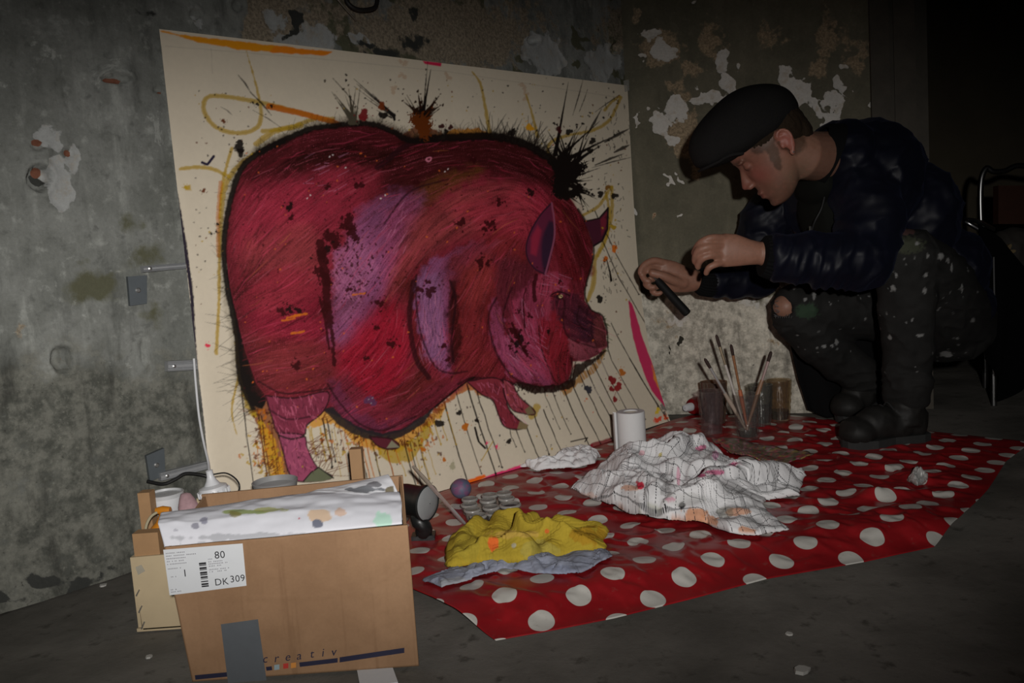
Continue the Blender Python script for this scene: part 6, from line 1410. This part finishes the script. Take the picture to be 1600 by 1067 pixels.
base = np.empty(co.shape); base[:] = V(.015, .0147, .014); n_ = fbm(px*.05, py*.05, 4, 1); n3 = fbm(px*.4, py*.4, 3, 5); base *= (.7+.7*n_)[:, None]
def spl(x, y, rx, ry, col, al=1.0, rag=.9):
    global base
    e = 1-np.sqrt(((px-x)/rx)**2+((py-y)/ry)**2)+(n3-.5)*rag; m_ = (al*sstep(-.05, .2, e))[:, None]; base = base*(1-m_)+np.array(col)*m_
WS = V(.20, .20, .195)
spl(1420, 382, 26, 14, V(.05, .055, .035), .8); spl(1262, 486, 20, 12, V(.03, .055, .032), .8); spl(1415, 362, 18, 5, V(.10, .05, .045), .7)
for x, y, rx, ry in ((1272, 457, 3, 11), (1395, 450, 4, 4), (1470, 400, 5, 6), (1481, 407, 3, 4), (1487, 418, 2, 8), (1432, 380, 4, 3), (1381, 416, 3, 5), (1477, 553, 11, 5), (1437, 524, 6, 2.5), (1307, 534, 3, 5), (1287, 541, 4, 3), (1258, 468, 3, 3), (1241, 450, 2.5, 3), (1390, 527, 3, 4), (1400, 430, 2, 4), (1445, 455, 3, 5), (1503, 450, 2, 8), (1340, 460, 3, 2), (1300, 540, 3, 2), (1425, 500, 2, 3), (1446, 430, 3, 3), (1374, 388, 2, 2), (1520, 500, 3, 4), (1450, 400, 2, 4)): spl(x, y, rx, ry, WS, .95)
for _ in range(70):
    x, y = (rng.uniform(1370, 1530), rng.uniform(370, 600)) if rng.random() < .6 else (rng.uniform(1215, 1380), rng.uniform(440, 560)); spl(x, y, rng.uniform(.8, 2), rng.uniform(.8, 2.2), WS*rng.uniform(.4, 1), .9, .5)
hole_e = np.sqrt(((px-1223)/19)**2+((py-483)/16)**2); spl(1223, 483, 22, 19, V(.012, .012, .012), .7, .4)
set_paint(me, base)
je = link_mesh('jeans', me, painted('worn_grey_denim', .85, .15, 500, .3, .0006, .25), person); je['label'] = 'charcoal jeans spattered with white paint, torn at one knee'
thr_ = MB()
for k in range(9):
    y = 471+k*2.9; x0 = 1209+rng.uniform(-2, 4); thr_.tube(spline([A3(x0, y, 2.222), A3(x0+rng.uniform(3, 7), y+rng.uniform(-2, 3), 2.216)], 4), .0007, 5)
for k in range(8):
    x = 1212+k*3.4; thr_.tube(spline([A3(x, 497, 2.224), A3(x+rng.uniform(-2, 2), 492+rng.uniform(-2, 2), 2.217)], 4), .0007, 5)
thr_.build('frayed_threads', plain('denim_thread', (.10, .10, .10), .9), je)
# ---- boots
mat_boot = plain('scuffed_black_leather', (.012, .0115, .0105), .6, spec=.25, var=.5, nscale=60, bstr=.4, bdist=.001)
mat_sole = plain('grey_rubber_sole', (.018, .019, .0185), .75, var=.3, nscale=80)
def boot(toe, heel, ankle, lift=0.0):
    toe = np.array(toe); heel = np.array(heel); d_ = toe-heel; L = np.linalg.norm(d_); d_ /= L; sd = np.cross(d_, V(0, 0, 1)); sd /= np.linalg.norm(sd); up = np.cross(sd, d_); up = up if up[2] > 0 else -up
    b = MB(); P_ = lambda t, z_, s_=0: heel+d_*L*t+up*z_+sd*s_
    M_ = np.stack([d_, sd, up], 1)
    b.ellipsoid(P_(.82, .040), (L*.20, .046, .036), M_, 24, 14); b.ellipsoid(P_(.58, .055), (L*.26, .042, .046), M_, 24, 14); b.ellipsoid(P_(.16, .055), (L*.17, .037, .050), M_, 24, 14); b.ellipsoid(P_(.38, .05), (L*.3, .038, .045), M_, 24, 14)
    b.tube([P_(.26, .05), P_(.24, .09), np.array(ankle)], [.046, .045, .047], 20)
    me = remesh(b, .004, 4); wrinkle(me, lambda c: ridged(c[:, 0]*22, c[:, 2]*22+c[:, 1]*9, 2, 2)**2*.004)
    bo = link_mesh('boot', me, mat_boot, person)
    out = [(0, .024), (-.02, .0), (0, -.024), (.1, -.034), (.3, -.034), (.45, -.032), (.7, -.047), (.9, -.040), (.99, -.018), (1.01, 0), (.99, .018), (.9, .040), (.7, .047), (.45, .032), (.3, .034), (.1, .034)]
    MB().prism([P_(t, 0.0005, s_) for t, s_ in out][::-1], up*.022).build('sole', mat_sole, bo, False)
    lc_ = MB()
    for t in (.36, .44, .52, .60):
        z_ = .090+(.6-t)*.06+.002; lc_.tube(spline([P_(t, z_-.012, -.026), P_(t+.02, z_+.006, 0), P_(t, z_-.012, .026)], 5), .0022, 6)
    lc_.build('laces', plain('black_lace', (.012, .012, .012), .8), bo)
    return bo
boot(fl(1318, 703)+V(0, 0, .004), fl(1452, 692)+V(0, .02, .004), A3(1415, 632, 2.11))
tf = fl(1312, 663)+V(0, .0, .004); boot(tf, tf+V(.20, .075, .055), A3(1372, 606, 2.41))
# dark panel added behind the far shin, standing in for the leg's shadow
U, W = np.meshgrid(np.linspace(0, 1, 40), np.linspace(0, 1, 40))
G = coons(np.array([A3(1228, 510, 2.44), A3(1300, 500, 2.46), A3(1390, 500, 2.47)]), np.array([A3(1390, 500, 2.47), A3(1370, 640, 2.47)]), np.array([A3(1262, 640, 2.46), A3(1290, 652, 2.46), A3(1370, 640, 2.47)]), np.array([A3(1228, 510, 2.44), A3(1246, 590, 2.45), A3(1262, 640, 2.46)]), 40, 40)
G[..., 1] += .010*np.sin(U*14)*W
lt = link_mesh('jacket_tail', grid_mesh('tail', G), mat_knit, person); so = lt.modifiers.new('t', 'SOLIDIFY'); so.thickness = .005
# ---- tool held in the far hand
tl = thing('palette_knife', 'black handled flat tool held in the hand near the painting', 'tool', tuple(A3(1040, 455, 2.312)))
k0, k1 = A3(1026, 437, 2.316), A3(1075, 491, 2.30); kd = (k1-k0)/np.linalg.norm(k1-k0)
MB().tube([k0, k0+kd*.02, k1-kd*.012, k1-kd*.003, k1], [.0100, .0115, .0122, .0118, .008], 16, flat=1.0).build('grip', plain('black_grip', (.005, .005, .005), .7, spec=.2), tl)
MB().tube([k0+kd*.004, k0-kd*.02+V(0, .01, 0), k0-kd*.045+V(0, .02, 0)], [.005, .004, .0025], 12, flat=.5).build('shaft', plain('dull_steel', (.2, .19, .18), .4, .8), tl)

# ---------------------------------------------------------------- dark corner behind the painter
mat_chrome = plain('chrome_tube', (.30, .30, .30), .3, 1.0, .05, 40, 0)
ch = thing('tubular_chair', 'chrome tube chair standing in the dark doorway behind the person', 'chair', tuple(fl(1590, 640)))
cy0 = 2.75
def C3(px, py, y=cy0): return at(px, py, y)
ztop = C3(1590, 262)[2]
MB().tube(spline([C3(1541, 640), C3(1536, 430), C3(1532, 300), C3(1540, 264), C3(1552, 268), C3(1570, 267), C3(1590, 259), C3(1620, 262), C3(1650, 268), C3(1660, 300), C3(1665, 640)], 6), .009, 12).build('back_frame', mat_chrome, ch)
MB().tube(spline([C3(1665, 640, 2.45), C3(1660, 500, 2.45), C3(1640, 470, 2.45), C3(1560, 385, 2.45), C3(1535, 362, 2.46), C3(1508, 345, 2.48), C3(1528, 346, 2.55), C3(1552, 358, 2.72)], 6), .007, 12).build('arm_rail', mat_chrome, ch)
mat_blkc = plain('black_upholstery', (.010, .009, .009), .7, var=.2)
mb = MB(); mb.prism([C3(1545, 478), C3(1660, 478), C3(1668, 490, 2.45), C3(1552, 490, 2.45)], (0, 0, .045)); mb.build('seat', mat_blkc, ch, False)
mb = MB(); mb.prism([C3(1560, 290, cy0-.01), C3(1650, 290, cy0-.01), C3(1655, 350, cy0-.01), C3(1560, 350, cy0-.01)], (0, .03, 0)); mb.build('backrest', plain('rust_brown_leather', (.035, .012, .006), .5, var=.3), ch, False)
for x, y_ in ((1552, 2.47), (1660, 2.47)): MB().tube([C3(x, 500, y_), np.array([C3(x, 500, y_)[0], y_, .0])], .008, 10).build('leg', mat_chrome, ch)
# coat over the arm
U, W = np.meshgrid(np.linspace(0, 1, 60), np.linspace(0, 1, 60))
top_ = [C3(1528, 352, 2.42), C3(1560, 372, 2.42), C3(1600, 420, 2.42), C3(1650, 470, 2.42)]; bot_ = [C3(1545, 560, 2.40), C3(1562, 628, 2.38), C3(1590, 606, 2.38), C3(1650, 570, 2.38)]
G = coons(np.array(top_), np.array([top_[-1], bot_[-1]]), np.array(bot_), np.array([top_[0], C3(1538, 470, 2.40), bot_[0]]), 60, 60)
G[..., 1] += .018*np.sin(U*16+2*W)*W - .01*ridged(U*4, W*2, 3, 2)
ct = link_mesh('black_coat', grid_mesh('coat', G), plain('black_coat_cloth', (.0012, .0012, .0015), 1.0, spec=.1, var=.3, nscale=80), None, True, tuple(top_[1])); so = ct.modifiers.new('t', 'SOLIDIFY'); so.thickness = .006
tag(ct, 'black coat hanging over the chrome chair behind the person', 'coat')
zl = [G[j, 8]-V(0, .006, 0) for j in range(10, 58, 3)]; MB().tube(zl, .002, 6).build('coat_zip', plain('coat_zip_metal', (.25, .25, .25), .4, .7), ct)
# dark bag with a gold flower
bg = thing('flower_bag', 'dark cloth bag with a gold flower emblem lying on the chrome chair', 'bag', tuple(C3(1575, 440, 2.46)))
bm_ = MB(); bm_.ellipsoid(C3(1588, 402, 2.50), (.085, .05, .085), None, 28, 18); me = remesh(bm_, .006, 3); wrinkle(me, lambda c: ridged(c[:, 0]*18, c[:, 2]*16, 2, 2)**2*.012)
link_mesh('bag_body', me, plain('dark_brown_cloth', (.014, .011, .008), .85), bg)
mat_gold = plain('gold_print', (.12, .085, .04), .5, var=.3)
fc = C3(1571, 396, 2.425)
for k in range(8):
    a = k*math.pi/4+.2; dv_ = V(math.cos(a), 0, math.sin(a)); pv = V(-math.sin(a), 0, math.cos(a))
    MB().prism([fc+dv_*.008, fc+dv_*.018+pv*.006, fc+dv_*.028+pv*.004, fc+dv_*.032, fc+dv_*.028-pv*.004, fc+dv_*.018-pv*.006], (0, .012, 0)).build('petal', mat_gold, bg, False)
MB().lathe([(.006, 0), (.004, .003), (.001, .004)], fc, (0, -1, 0), 14, True).build('flower_centre', mat_gold, bg)
